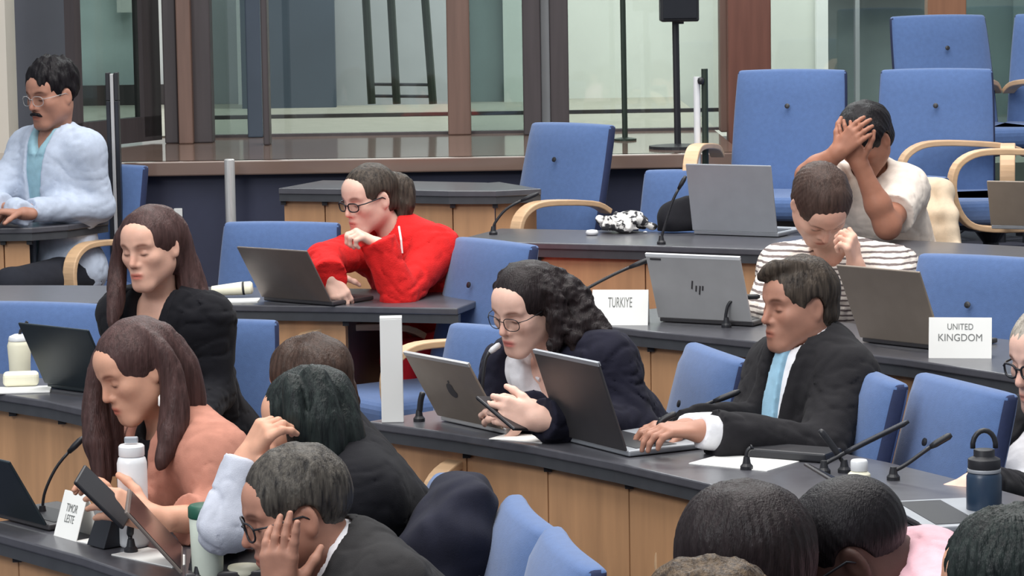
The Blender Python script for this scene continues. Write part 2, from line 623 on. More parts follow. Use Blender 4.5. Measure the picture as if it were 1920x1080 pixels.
base = pt(1271, 284, 12.3)
base.z = PLAT
sp = empty('loudspeaker_stand', base, 0, 'thin black stand under the small black loudspeaker', 'speaker stand')
q = B()
q.tube([base, (base.x - 0.005, base.y, 1.745)], 0.0145, 10)
q.build('shaft', M['black_plastic'], sp, origin=base)
q = B()
q.lathe([(0.12, 0), (0.12, 0.012), (0.02, 0.02)], base)
q.build('foot', M['black_plastic'], sp, origin=base)
sb = Vector((pt(1273, 20, 12.3).x, 12.3, 1.745))
so = empty('loudspeaker', sb, 0, 'small black loudspeaker box on a thin stand against the bright glass', 'loudspeaker')
q = B()
q.box((0, 0, 0.14), (0.158, 0.14, 0.28))
q.build('cabinet', M['black_plastic'], so, bevel=0.008)
q = B()
q.box((0, -0.074, 0.14), (0.138, 0.008, 0.255))
q.build('grille', M['screen'], so, bevel=0.003)
q = B()
q.lathe([(0.02, -0.01), (0.02, 0.004), (0.03, 0.004)])
q.build('socket', M['black_plastic'], so)


def rail_post(px, ytop, y, zf, label, knob=False):
    top = pt(px, ytop, y)
    base = Vector((top.x, y, zf))
    r = empty('railing_post', base, 0, label, 'railing post', 'railing posts')
    h = top.z - zf
    q = B()
    if knob:
        q.tube([(0.006, 0, 0.012), (0.004, 0, h)], 0.0125, 12)
        q.build('tube', M['green_black'], r)
        q = B()
        q.tube([(-0.024, 0.0, 0.012), (-0.026, 0.0, h - 0.03)], 0.013, 12)
        q.build('white_tube', M['white_gloss'], r)
        q = B()
        q.lathe([(0.004, -0.014), (0.011, -0.01), (0.013, 0), (0.011, 0.01), (0.004, 0.014)], (-0.012, -0.02, h - 0.045), 14)
        q.build('knob', M['black_plastic'], r, smooth=True)
    else:
        q.box((0, 0, h / 2), (0.014, 0.05, h - 0.01))
        q.build('core', M['lap_silver'], r, bevel=0.002)
        for sx in (-1, 1):
            q = B()
            q.box((sx * 0.0165, 0, h - 0.055), (0.016, 0.05, 0.11))
            q.build('clamp', M['black_plastic'], r, bevel=0.002)
            q = B()
            q.box((sx * 0.0165, 0, (h - 0.11) / 2), (0.016, 0.05, h - 0.115))
            q.build('side_bar', M['dark_metal'], r, bevel=0.002)
    q = B()
    q.box((0, 0, 0.006), (0.09, 0.09, 0.012))
    q.build('foot', M['dark_metal'], r)
    return r


rail_post(210, 136, 11.75, FL[5], 'dark railing post beside the person in the pale blue shirt')
rail_post(1319, 129, 11.35, FL[6], 'dark railing post with white tube and knob before the bright glass', True)
# steel post at the riser
t0 = pt(430, 300, 11.85)
q = B()
q.lathe([(0.021, 0), (0.021, t0.z - FL[5]), (0.017, t0.z - FL[5] + 0.004)], (0, 0, 0), 16)
o = q.build('steel_post', M['steel'], None, smooth=False)
o.location = (t0.x, t0.y, FL[5])
tag(o, 'short brushed steel post standing against the navy riser', 'post')

# ------------------------------------------------------------------ conference chair


def make_chair(name, label):
    r = empty(name, (0, 0, 0), 0, label, 'chair', 'blue conference chairs')
    q = B()
    n, W, H = 8, 0.45, 0.50
    # backrest: padded slab, slightly curved and tapering to the top
    vs, fs = [], []
    nz, nx = 10, 8
    for s in (0, 1):
        for i in range(nz + 1):
            v = i / nz
            for j in range(nx + 1):
                u = j / nx * 2 - 1
                ex = (1 - abs(u) ** 6) ** 0.5 if abs(u) < 1 else 0
                ez = (1 - abs(2 * v - 1) ** 10) ** 0.5 if 0 < v < 1 else 0
                th = 0.020 + 0.020 * min(ex, 1) * min(ez + 0.2, 1)
                yb = 0.235 + 0.13 * v - 0.02 * (1 - u * u)
                w2 = W / 2 * (1.0 - 0.05 * v ** 3)
                vs.append((u * w2, yb + (th if s else -th), 0.43 + v * H - 0.006 * u * u))
    N = (nx + 1) * (nz + 1)
    for i in range(nz):
        for j in range(nx):
            a = i * (nx + 1) + j
            fs.append((a, a + 1, a + nx + 2, a + nx + 1))
            fs.append((N + a, N + a + nx + 1, N + a + nx + 2, N + a + 1))
    rim = [j for j in range(nx + 1)] + [i * (nx + 1) + nx for i in range(1, nz + 1)] + [nz * (nx + 1) + j for j in range(nx - 1, -1, -1)] + [i * (nx + 1) for i in range(nz - 1, 0, -1)]
    for k in range(len(rim)):
        a, c = rim[k], rim[(k + 1) % len(rim)]
        fs.append((c, a, N + a, N + c))
    q.add(vs, fs)
    bk = q.build('backrest', M['chair_blue'], r, smooth=True, bevel=0.014, seg=3)
    bk.data.materials.append(M['chair_navy_shaded'])
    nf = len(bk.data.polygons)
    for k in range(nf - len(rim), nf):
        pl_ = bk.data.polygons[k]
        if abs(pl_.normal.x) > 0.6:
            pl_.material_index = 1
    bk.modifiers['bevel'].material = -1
    q = B()
    q.lathe([(0.004, 0.0), (0.010, 0.001), (0.010, 0.004), (0.004, 0.006)], (0, 0, 0), 14, Matrix.Translation((0, 0.252, 0.79)) @ Matrix.Rotation(R(90 - 15), 4, 'X'))
    q.build('button', M['black_plastic'], r)
    q = B()
    q.box((0, 0.0, 0.43), (0.48, 0.48, 0.09))
    q.build('seat', M['chair_blue'], r, bevel=0.035, seg=4)
    for s in (-1, 1):
        q = B()
        path = [(0.25, 0.60), (0.18, 0.632), (0.05, 0.648), (-0.10, 0.655), (-0.18, 0.645), (-0.235, 0.61), (-0.255, 0.555), (-0.25, 0.49), (-0.225, 0.43), (-0.18, 0.39), (-0.1, 0.375), (0.02, 0.372)]
        path = [(p.x, p.y) for p in smooth_poly([Vector((a, c_, 0)) for a, c_ in path], 3)]
        q.strip(path, 0.055, 0.022)
        q.v = [Vector((v.x + s * 0.275, v.y, v.z)) for v in q.v]
        q.build('armrest', M['beech'], r, bevel=0.004)
    q = B()
    q.lathe([(0.035, 0.06), (0.03, 0.1), (0.03, 0.3), (0.06, 0.34), (0.2, 0.36), (0.2, 0.385)], n=18)
    q.build('pedestal', M['dark_metal'], r)
    q = B()
    for k in range(5):
        a = 2 * math.pi * k / 5 + 0.3
        q.tube([(0.03 * math.cos(a), 0.03 * math.sin(a), 0.075), (0.27 * math.cos(a), 0.27 * math.sin(a), 0.045)], [0.02, 0.013], 8)
        q.tube([(0.27 * math.cos(a), 0.27 * math.sin(a), 0.0), (0.27 * math.cos(a), 0.27 * math.sin(a), 0.045)], [0.02, 0.018], 8)
    q.build('foot', M['dark_metal'], r)
    return r


chair0 = None


def chair(px, y, psi, zf, label, xoff=0.0):
    global chair0
    x = (px if isinstance(px, float) and abs(px) < 10 else pt(px, 500, y).x)
    if chair0 is None:
        chair0 = make_chair('conference_chair', label)
        chair0.location = (x, y, zf)
        chair0.rotation_euler = (0, 0, -R(psi))
        return chair0
    return dup(chair0, (x, y, zf), -R(psi), label)


# px given is the middle of the backrest; the seat lies 0.3 m in front of it
def chair_back(px, y, psi, zf, label):
    x = pt(px, 500, y).x
    return chair(float(x - 0.3 * math.sin(R(psi))), y - 0.3 * math.cos(R(psi)), psi, zf, label)


chair_back(934, 5.84, 80, FL[1] - 0.02, 'blue chair with rounded back in the front row, beside the dark draped jacket')
chair_back(1008, 5.38, 80, FL[1], 'low blue chair in the front row, nearest one to the wood desk panel')
chair_back(66, 9.05, 20, FL[2] - 0.04, 'blue chair behind the cream bottle with a black straw')
chair_back(376, 8.62, 10, FL[2] - 0.05, 'blue chair behind the person with long brown hair in a black jacket')
chair_back(925, 7.92, 42, FL[2], 'blue chair half hidden behind the gold laptop, below the person in red')
chair_back(1304, 7.78, 74, FL[2] - 0.05, 'empty blue chair between the curly-haired person and the man in the dark suit')
chair_back(1596, 7.2, 80, FL[2] - 0.03, 'blue chair behind the man in the dark suit')
chair_back(1768, 6.98, 68, FL[2] - 0.03, 'empty blue chair behind the navy bottle, left of the person with glasses at the edge')
chair_back(520, 10.3, 15, FL[3], 'blue chair behind the open brown-grey laptop, beside the person in red')
chair_back(902, 9.5, 54, FL[3], 'blue chair directly behind the back of the person in red')
chair_back(1828, 8.75, 35, FL[3], 'empty blue chair behind the two-line white name card')
chair_back(2045, 8.9, 35, FL[3], 'blue chair cut by the right edge behind the two-line name card')
chair_back(1305, 11.0, 20, FL[4], 'blue chair half behind the pale grey laptop on the dark desk')
chair_back(182, 11.86, 28, FL[4], 'blue chair behind the person in the pale blue shirt')
chair_back(1058, 11.6, 44, FL[5] + .03, 'empty blue armchair with pale wooden arm by the end of the pale desk')
chair_back(1482, 11.5, 16, FL[6], 'empty blue chair under the red-brown column')
chair_back(1755, 11.35, 10, FL[6], 'empty blue chair in front of another empty chair, above the beige jacket')
chair_back(2000, 11.0, 78, FL[6], 'blue chair turned sideways whose two pale wooden arms show by the right edge')
chair_back(1768, 12.6, -14, FL[7], 'topmost blue chair below the orange-brown post')
chair_back(1990, 12.6, 20, FL[7], 'blue chair in the last row cut by the right edge')

q = B()
q.box((0, 0, 0), (0.035, 0.012, 0.045))
o = q.build('wall_socket', M['white_paint'], None, bevel=0.003)
o.location = (pt(334, 401, 12.02).x, 12.022, pt(334, 401, 12.02).z)
tag(o, 'small white socket plate on the navy riser wall', 'socket')
# ------------------------------------------------------------------ laptops


def laptop(px, py, z, psi, tilt, w, h, lid, basem, label, logo=None, name='laptop', edge=None):
    p = pz(px, py, z)
    r = empty(name, (p.x, p.y, z), -R(psi), label, 'laptop', 'open laptops on the desks')
    q = B()
    q.box((0, h * 0.5 + 0.004, 0.009), (w, h * 0.98, 0.014))
    q.build('keyboard_base', M[basem], r, bevel=0.004)
    q = B()
    q.box((0, h * 0.42, 0.0166), (w * 0.86, h * 0.5, 0.0012))
    q.build('keyboard', M['black_plastic'], r)
    mt = Matrix.Translation((0, 0, 0.016)) @ Matrix.Rotation(R(tilt), 4, 'X')
    q = B()
    q.box((0, 0, h / 2), (w, 0.007, h), mt)
    ld = q.build('lid', M[lid], r, bevel=0.003)
    q = B()
    q.box((0, 0.0042, h / 2), (w * 0.95, 0.001, h * 0.9), mt)
    q.build('screen', M['screen'], ld)
    if edge:
        q = B()
        q.box((0, 0, h - 0.004), (w * 0.998, 0.0076, 0.010), mt)
        q.build('top_edge', M[edge], ld)
    if logo == 'strokes':
        q = B()
        for k, (x0, z0, z1) in enumerate(((-0.018, -0.004, 0.024), (-0.007, -0.012, 0.008), (0.004, -0.022, 0.008), (0.015, -0.008, 0.008))):
            m2 = mt @ Matrix.Translation((x0, -0.0042, h / 2 + (z0 + z1) / 2)) @ Matrix.Rotation(R(14), 4, 'Y')
            q.box((0, 0, 0), (0.0045, 0.001, z1 - z0), m2)
        q.box((-0.1 * w / 0.3 - 0.02, -0.0042, h - 0.016), (0.036, 0.001, 0.006), mt)
        q.build('logo', M['lap_dark'], ld)
    elif logo == 'fruit':
        q = B()
        n = 20
        vs = []
        for k in range(n):
            a = 2 * math.pi * k / n
            rr = 0.021 * (1 - 0.10 * math.cos(2 * a) * (1 if math.sin(a) > 0 else .3) - (0.28 if abs(math.degrees(a) - 18) < 20 else 0))
            vs.append((rr * math.cos(a), -0.0042, h * 0.5 + rr * math.sin(a)))
        q.add(vs + [(v[0], -0.0038, v[2]) for v in vs], [tuple(range(n)), tuple(range(2 * n - 1, n - 1, -1))], mt)
        q.add([(0.0, -0.0042, h * .5 + 0.022), (0.008, -0.0042, h * .5 + 0.025), (0.010, -0.0042, h * .5 + 0.034), (0.002, -0.0042, h * .5 + 0.031)], [(0, 1, 2, 3)], mt)
        q.build('logo', M['lap_dark'], ld)
    return r


laptop(150, 737, ZT[2], 42, 26, 0.30, 0.20, 'lap_black', 'lap_black', 'black laptop beside the cream bottle with a black straw')
laptop(556, 570, ZT[3], 38, 33, 0.30, 0.205, 'lap_bronze', 'lap_dark', 'brown-grey laptop open in front of the person in red')
laptop(1378, 443, ZT[4], 30, 12, 0.33, 0.245, 'lap_grey', 'lap_grey', 'pale grey laptop on the dark desk beside the crumpled scarf')
laptop(1322, 609, ZT[3], 30, 22, 0.31, 0.215, 'lap_silver', 'lap_dark', 'silver laptop with a dark slanted mark beside the one-line name card', 'strokes', edge='white_gloss')
laptop(1690, 651, ZT[3], 48, 25, 0.30, 0.235, 'lap_tan', 'lap_dark', 'tan-grey laptop between the striped top and the two-line name card')
laptop(882, 803, ZT[2], 56, 30, 0.30, 0.20, 'lap_tan', 'lap_silver', 'gold laptop with a dark round mark in front of the curly-haired person', 'fruit', edge='lap_silver')
laptop(1113, 843, ZT[2], 60, 19, 0.30, 0.23, 'lap_dark', 'lap_grey', 'dark grey laptop the man in the dark suit is typing on', edge='lap_grey')
laptop(342, 1066, ZT[1], 84, 40, 0.27, 0.175, 'lap_bronze', 'lap_dark', 'brown-grey laptop seen nearly edge-on beside the green-capped bottle')
laptop(34, 984, ZT[1], 50, 30, 0.25, 0.18, 'lap_black', 'lap_dark', 'black tablet laptop standing at the left edge of the front desk')
laptop(1690, 978, ZT[2], 80, 62, 0.30, 0.19, 'lap_dark', 'lap_grey', 'low grey laptop under the hands of the person with glasses at the right edge')
laptop(1925, 432, ZT[4] + .0, 25, 18, 0.26, 0.17, 'lap_tan', 'lap_grey', 'tan-grey laptop cut by the right edge on the dark desk')

# ------------------------------------------------------------------ gooseneck microphones


def mic(base_px, z, pts, label, tip=0.05, th=0.0048, tipm='black_plastic', neckm='black_plastic', dy=None, tr=0.008):
    """pts: pixel points of the neck from foot to tip; the neck leans out of the foot's depth by dy in all"""
    b0 = pz(base_px[0], base_px[1], z)
    r = empty('desk_microphone', (b0.x, b0.y, z), 0, label, 'microphone', 'gooseneck desk microphones')
    n = len(pts)
    dy = dy or 0.0
    W = [pt(p[0], p[1], b0.y + dy * (i + 1) / n) - b0 for i, p in enumerate(pts)]
    W = [Vector((0, 0, 0.02))] + W
    path = smooth_poly(W, 5)
    L = sum((path[i + 1] - path[i]).length for i in range(len(path) - 1))
    acc, cut = 0, len(path) - 2
    for i in range(len(path) - 1, 0, -1):
        acc += (path[i] - path[i - 1]).length
        if acc > tip:
            cut = i - 1
            break
    cut = max(1, min(cut, len(path) - 3))
    q = B()
    q.lathe([(0.015, 0), (0.015, 0.008), (0.010, 0.014), (0.007, 0.03)], n=16)
    q.build('foot', M['black_plastic'], r)
    q = B()
    q.tube(path[:cut + 1], th, 8)
    q.build('neck', M[neckm], r, smooth=True)
    q = B()
    m = len(path) - cut
    q.tube(path[cut:], [tr * (0.7 if k == 0 else 1.0 if k < m - 1 else 0.6) for k in range(m)], 10)
    q.build('head', M[tipm], r, smooth=True)
    return r


mic((1062, 598), ZT[3], [(1085, 552), (1150, 515), (1220, 485)], 'slim microphone leaning over the one-line name card', 0.06)
mic((1362, 614), ZT[3], [(1361, 590), (1368, 568), (1390, 558), (1425, 556)], 'arched microphone in front of the silver laptop')
mic((1640, 640), ZT[3], [(1637, 610), (1634, 585), (1632, 560)], 'short upright microphone between the man in the dark suit and the tan-grey laptop', th=.006)
mic((1240, 806), ZT[2], [(1265, 782), (1325, 758), (1388, 733)], 'thin microphone pointing up across the empty blue chair', 0.07)
mic((1232, 845), ZT[2], [(1229, 815), (1240, 790), (1268, 775)], 'curved dark microphone in front of the typing hands')
mic((1026, 820), ZT[2], [(1023, 795), (1026, 772), (1040, 756)], 'dark microphone in front of the wrist of the curly-haired person')
mic((786, 790), ZT[2], [(787, 768), (789, 750), (793, 735)], 'short dark microphone beside the tall white box')
mic((902, 792), ZT[2], [(903, 745), (907, 695), (914, 666), (938, 645)], 'microphone with pale tip before the chin of the curly-haired person', 0.03, tipm='white_gloss', dy=0.02)
mic((1545, 888), ZT[2], [(1560, 862), (1630, 826), (1704, 790)], 'thick grey microphone crossing the empty chair behind the man in the dark suit', 0.15, 0.005, 'dark_metal', tr=0.0065)
mic((1583, 886), ZT[2], [(1580, 866), (1562, 838), (1537, 806)], 'dark microphone leaning back before the dark suit sleeve', 0.07)
mic((1675, 900), ZT[2], [(1700, 870), (1745, 838), (1784, 815)], 'thin microphone pointing at the empty blue chair by the navy bottle', 0.05)
mic((1400, 880), ZT[2], [(1399, 860), (1402, 845), (1412, 838)], 'short microphone on the desk in front of the dark suit sleeve')
mic((80, 972), ZT[1], [(85, 920), (110, 870), (156, 820)], 'thin brown-black microphone arching behind the tilted name card', 0.03, 0.0035)
mic((246, 1036), ZT[1], [(244, 1005), (247, 980), (262, 965)], 'small dark microphone before the white steel bottle')
mic((362, 1082), ZT[1], [(361, 1050), (370, 1015), (405, 990), (464, 962)], 'microphone arching across the green-capped bottle', 0.05)
mic((372, 1088), ZT[1], [(375, 1068), (384, 1048), (394, 1028)], 'stubby black microphone low in front of the green-capped bottle', 0.045, tr=0.009)
mic((1240, 458), ZT[4], [(1246, 425), (1262, 375), (1286, 330)], 'thin microphone in front of the blue chair beside the pale grey laptop')
mic((925, 440), ZT[4], [(930, 415), (955, 388), (1010, 362)], 'thin microphone at the end of the dark desk by the empty armchair')
mic((20, 405), ZT[4], [(22, 385), (18, 362), (8, 348)], 'dark microphone before the chest of the person in the pale blue shirt', 0.05, .006, tr=.011)

# ------------------------------------------------------------------ name cards


def card(px, py, z, psi, w, h, lines, label, tiltx=18, roll=0):
    p = pz(px, py, z)
    r = empty('name_card', (p.x, p.y, z), -R(psi), label, 'name card', 'white name cards')
    sl = R(tiltx)
    m1 = Matrix.Rotation(-sl, 4, 'X')
    top = m1 @ Vector((0, 0, h))
    q = B()
    q.box((0, 0, h / 2), (w, 0.0016, h), m1)
    fr = q.build('front_panel', M['paper'], r)
    q = B()
    d = top.y * 2
    m2 = Matrix.Translation((0, d, 0)) @ Matrix.Rotation(sl, 4, 'X')
    q.box((0, 0, h / 2), (w, 0.0016, h), m2)
    q.build('rear_panel', M['paper'], r)
    for (txt, size, zz, sx) in lines:
        loc = m1 @ Vector((0, -0.0014, zz))
        text_mesh('lettering', txt, size, M['print'], fr, loc, (R(90) - sl, 0, 0), sx)
    return r


card(1162, 610, ZT[3], 8, 0.168, 0.108, [('TURKIYE', 0.044, 0.068, 0.42)], 'white one-line name card on the desk edge beside the silver laptop')
card(1800, 672, ZT[3], 10, 0.168, 0.112, [('UNITED', 0.024, 0.086, 0.82), ('KINGDOM', 0.028, 0.056, 0.9)], 'white two-line name card on the desk edge in front of an empty blue chair')
card(122, 1010, ZT[1], 52, 0.10, 0.105, [('TIMOR', 0.026, 0.068, 0.62), ('LESTE', 0.026, 0.044, 0.62)], 'small tilted white name card on the front desk beside the black tablet')

# ------------------------------------------------------------------ bottles and small things


def bottle(name, px, py, z, parts, label, cat='bottle'):
    p = pz(px, py, z)
    r = empty(name, (p.x, p.y, z), 0, label, cat)
    for pn, m, prof in parts:
        q = B()
        q.lathe(prof, n=28)
        q.build(pn, M[m], r, smooth=True, bevel=0.001)
    return r


b1 = bottle('steel_bottle', 252, 1024, ZT[1], [
    ('flask', 'white_gloss', [(0.028, 0), (0.032, 0.004), (0.033, 0.01), (0.033, 0.185), (0.030, 0.196), (0.026, 0.2)]),
    ('cap', 'white_gloss', [(0.0275, 0.2005), (0.0285, 0.203), (0.0285, 0.222), (0.025, 0.226)])],
    'tall white steel bottle standing on the front desk before the person in pink')
q = B()
q.box((0.0, 0, 0.236), (0.03, 0.012, 0.014))
q.build('loop', M['lap_grey'], b1, bevel=0.003)
bottle('tumbler', 390, 1084, ZT[1], [
    ('cup', 'pale_green', [(0.030, 0), (0.032, 0.004), (0.036, 0.128)]),
    ('lid', 'green_lid', [(0.037, 0.1285), (0.038, 0.132), (0.038, 0.150), (0.034, 0.155), (0.0, 0.156)])],
    'pale green tumbler with a dark green lid on the front desk', 'tumbler')
b3 = bottle('straw_bottle', 38, 712, ZT[2], [
    ('flask', 'cream', [(0.026, 0), (0.03, 0.004), (0.031, 0.05), (0.034, 0.10), (0.03, 0.112)]),
    ('lid', 'white_gloss', [(0.030, 0.1125), (0.031, 0.116), (0.028, 0.126), (0.014, 0.132)])],
    'cream bottle with a black straw on the left desk')
q = B()
q.tube([(0.002, 0, 0.128), (0.006, 0, 0.142), (0.026, 0, 0.168)], 0.0045, 8)
q.build('straw', M['black_plastic'], b3)
p = pz(42, 725, ZT[2])
q = B()
q.box((0, 0, 0.02), (0.10, 0.06, 0.038))
o = q.build('tissue_pack', M['cream'], None, bevel=0.012, seg=3)
o.location = (p.x, p.y - 0.02, ZT[2] + .006)
o.rotation_euler = (0, 0, R(8))
tag(o, 'cream tissue pack lying before the cream bottle on the left desk', 'tissue pack')
p = pz(45, 733, ZT[2])
q = B()
q.box((0, 0, 0.003), (0.15, 0.11, 0.006))
o = q.build('notebook', M['paper'], None, bevel=0.002)
o.location = (p.x, p.y - 0.0, ZT[2])
o.rotation_euler = (0, 0, R(6))
tag(o, 'thin white notebook under the cream tissue pack', 'notebook')

p = pz(438, 558, ZT[3])
r = empty('lying_bottle', (p.x, p.y, ZT[3] + 0.004), 0, 'cream bottle with a black band lying beside the brown-grey laptop', 'bottle')
ry = Matrix.Translation((0, 0, 0.024)) @ Matrix.Rotation(R(86), 4, 'Y')
for pn, m, prof in (('flask', 'cream', [(0.013, -0.072), (0.016, -0.07), (0.022, 0.03)]), ('band', 'black_plastic', [(0.0225, 0.03), (0.0225, 0.037)]), ('cap', 'cream', [(0.0215, 0.037), (0.021, 0.058), (0.015, 0.064)])):
    q = B()
    q.lathe(prof, n=20, mtx=ry)
    q.build(pn, M[m], r, smooth=True, bevel=0.001)
p = pz(438, 566, ZT[3])
q = B()
q.box((0, 0, 0.002), (0.16, 0.10, 0.004))
o = q.build('paper_sheet', M['paper'], None)
o.location = (p.x, p.y + .02, ZT[3])
tag(o, 'white paper under the lying cream bottle', 'paper')

p = pz(736, 792, ZT[2])
r = empty('upright_box', (p.x, p.y + 0.02, ZT[2]), R(2), 'tall narrow white box standing on the end of the desk', 'box')
q = B()
q.box((0, 0, 0.134), (0.057, 0.05, 0.268))
q.build('carton', M['white_paint'], r, bevel=0.002)
q = B()
q.box((0, 0, 0.2695), (0.0565, 0.0495, 0.003))
q.build('lid', M['paper'], r)

b4 = bottle('loop_bottle', 1845, 968, ZT[2], [
    ('flask', 'navy_bottle', [(0.034, 0), (0.037, 0.005), (0.037, 0.085), (0.033, 0.094)]),
    ('ring', 'lap_grey', [(0.035, 0.0945), (0.035, 0.102)]),
    ('cap', 'black_plastic', [(0.034, 0.1025), (0.034, 0.122), (0.022, 0.128), (0.022, 0.142)])],
    'navy bottle with a black loop handle at the right edge')
q = B()
q.tube([(0.024 * math.cos(R(a)), 0, 0.150 + 0.032 * math.sin(R(a))) for a in range(-10, 191, 20)], 0.0055, 8)
q.build('handle', M['black_plastic'], b4, smooth=True)
bottle('small_bottle', 1611, 903, ZT[2], [
    ('flask', 'cream', [(0.024, 0), (0.026, 0.003), (0.025, 0.018), (0.018, 0.024)]),
    ('cap', 'white_gloss', [(0.018, 0.0245), (0.0195, 0.027), (0.0195, 0.046), (0.017, 0.05)])],
    'small white bottle on the desk between two microphones')
p = pz(1110, 441, ZT[4])
q = B()
q.lathe([(0.006, 0), (0.02, 0.002), (0.023, 0.010), (0.019, 0.018), (0.006, 0.02)], n=20)
o = q.build('earphone_case', M['white_gloss'], None, smooth=True)
o.location = (p.x, p.y, ZT[4])
tag(o, 'small white earphone case beside the crumpled scarf', 'earphone case')
for (px, py, z, w, d, rz, label) in ((1490, 858, ZT[2], 0.20, 0.10, -30, 'black tray on the desk before the dark suit sleeve'), (1285, 815, ZT[2], 0.24, 0.10, -32, None)):
    if label:
        p = pz(px, py, z)
        q = B()
        q.box((0, 0, 0.012), (w, d, 0.022))
        o = q.build('control_unit', M['black_plastic'], None, bevel=0.005)
        o.location = (p.x, p.y, z)
        o.rotation_euler = (0, 0, R(rz))
        tag(o, 'flat black control unit on the desk before the dark suit sleeve', 'control unit')
for (px, py, z, w, d, rz, label) in (
        (1395, 868, ZT[2], 0.21, 0.15, -35, 'white paper on the desk below the typing hands'),
        (985, 822, ZT[2], 0.15, 0.10, -30, 'small white paper beside the gold laptop'),
        (300, 1046, ZT[1], 0.21, 0.10, -45, 'white paper between the white steel bottle and the brown-grey laptop'),
        (215, 1012, ZT[1], 0.10, 0.14, -45, 'pale paper on the front desk beside the tilted name card')):
    p = pz(px, py, z)
    q = B()
    q.box((0, 0, 0.001), (w, d, 0.002))
    o = q.build('paper_sheet', M['paper'], None)
    o.location = (p.x, p.y, z)
    o.rotation_euler = (0, 0, R(rz))
    tag(o, label, 'paper')

p = pz(458, 1080, ZT[1])
q = B()
q.lathe([(0.02, 0), (0.034, 0.004), (0.037, 0.012), (0.033, 0.022), (0.012, 0.026)], n=22)
o = q.build('snack_tub', M['cream'], None, smooth=True)
o.location = (p.x, p.y, ZT[1])
tag(o, 'low cream tub on the front desk beside the grey-haired person', 'tub')

p = pz(200, 1024, ZT[1])
q = B()
q.add([(-0.035, -0.03, 0), (0.035, -0.03, 0), (0.035, 0.03, 0), (-0.035, 0.03, 0), (-0.033, -0.005, 0.062), (0.033, -0.005, 0.062), (0.033, 0.008, 0.062), (-0.033, 0.008, 0.062)],
      [(3, 2, 1, 0), (4, 5, 6, 7), (0, 1, 5, 4), (1, 2, 6, 5), (2, 3, 7, 6), (3, 0, 4, 7)])
o = q.build('phone_stand', M['dark_metal'], None, bevel=0.002)
o.location = (p.x, p.y, ZT[1] + 0.002)
o.rotation_euler = (0, 0, R(-50))
tag(o, 'dark slate wedge stand between the tilted name card and the white steel bottle', 'phone stand')
# ------------------------------------------------------------------ figures: smooth bodies sampled from blended volumes
_rng = np.random.RandomState(3)
_LAT = _rng.rand(32, 32, 32).astype(np.float32)


def vnoise(x, y, z):
    xi, yi, zi = np.floor(x).astype(np.int32), np.floor(y).astype(np.int32), np.floor(z).astype(np.int32)
    fx, fy, fz = x - xi, y - yi, z - zi
    fx, fy, fz = fx * fx * (3 - 2 * fx), fy * fy * (3 - 2 * fy), fz * fz * (3 - 2 * fz)
    x0, y0, z0 = xi & 31, yi & 31, zi & 31
    x1, y1, z1 = (xi + 1) & 31, (yi + 1) & 31, (zi + 1) & 31
    L = _LAT
    a = L[x0, y0, z0] * (1 - fx) + L[x1, y0, z0] * fx
    b = L[x0, y1, z0] * (1 - fx) + L[x1, y1, z0] * fx
    c = L[x0, y0, z1] * (1 - fx) + L[x1, y0, z1] * fx
    d = L[x0, y1, z1] * (1 - fx) + L[x1, y1, z1] * fx
    return (a * (1 - fy) + b * fy) * (1 - fz) + (c * (1 - fy) + d * fy) * fz - 0.5


def V3(p):
    return np.array([p[0], p[1], p[2]], np.float64)


def smin(a, b, k):
    h = np.maximum(k - np.abs(a - b), 0) / k
    return np.minimum(a, b) - h * h * k * 0.25


def smax(a, b, k):
    return -smin(-a, -b, k)


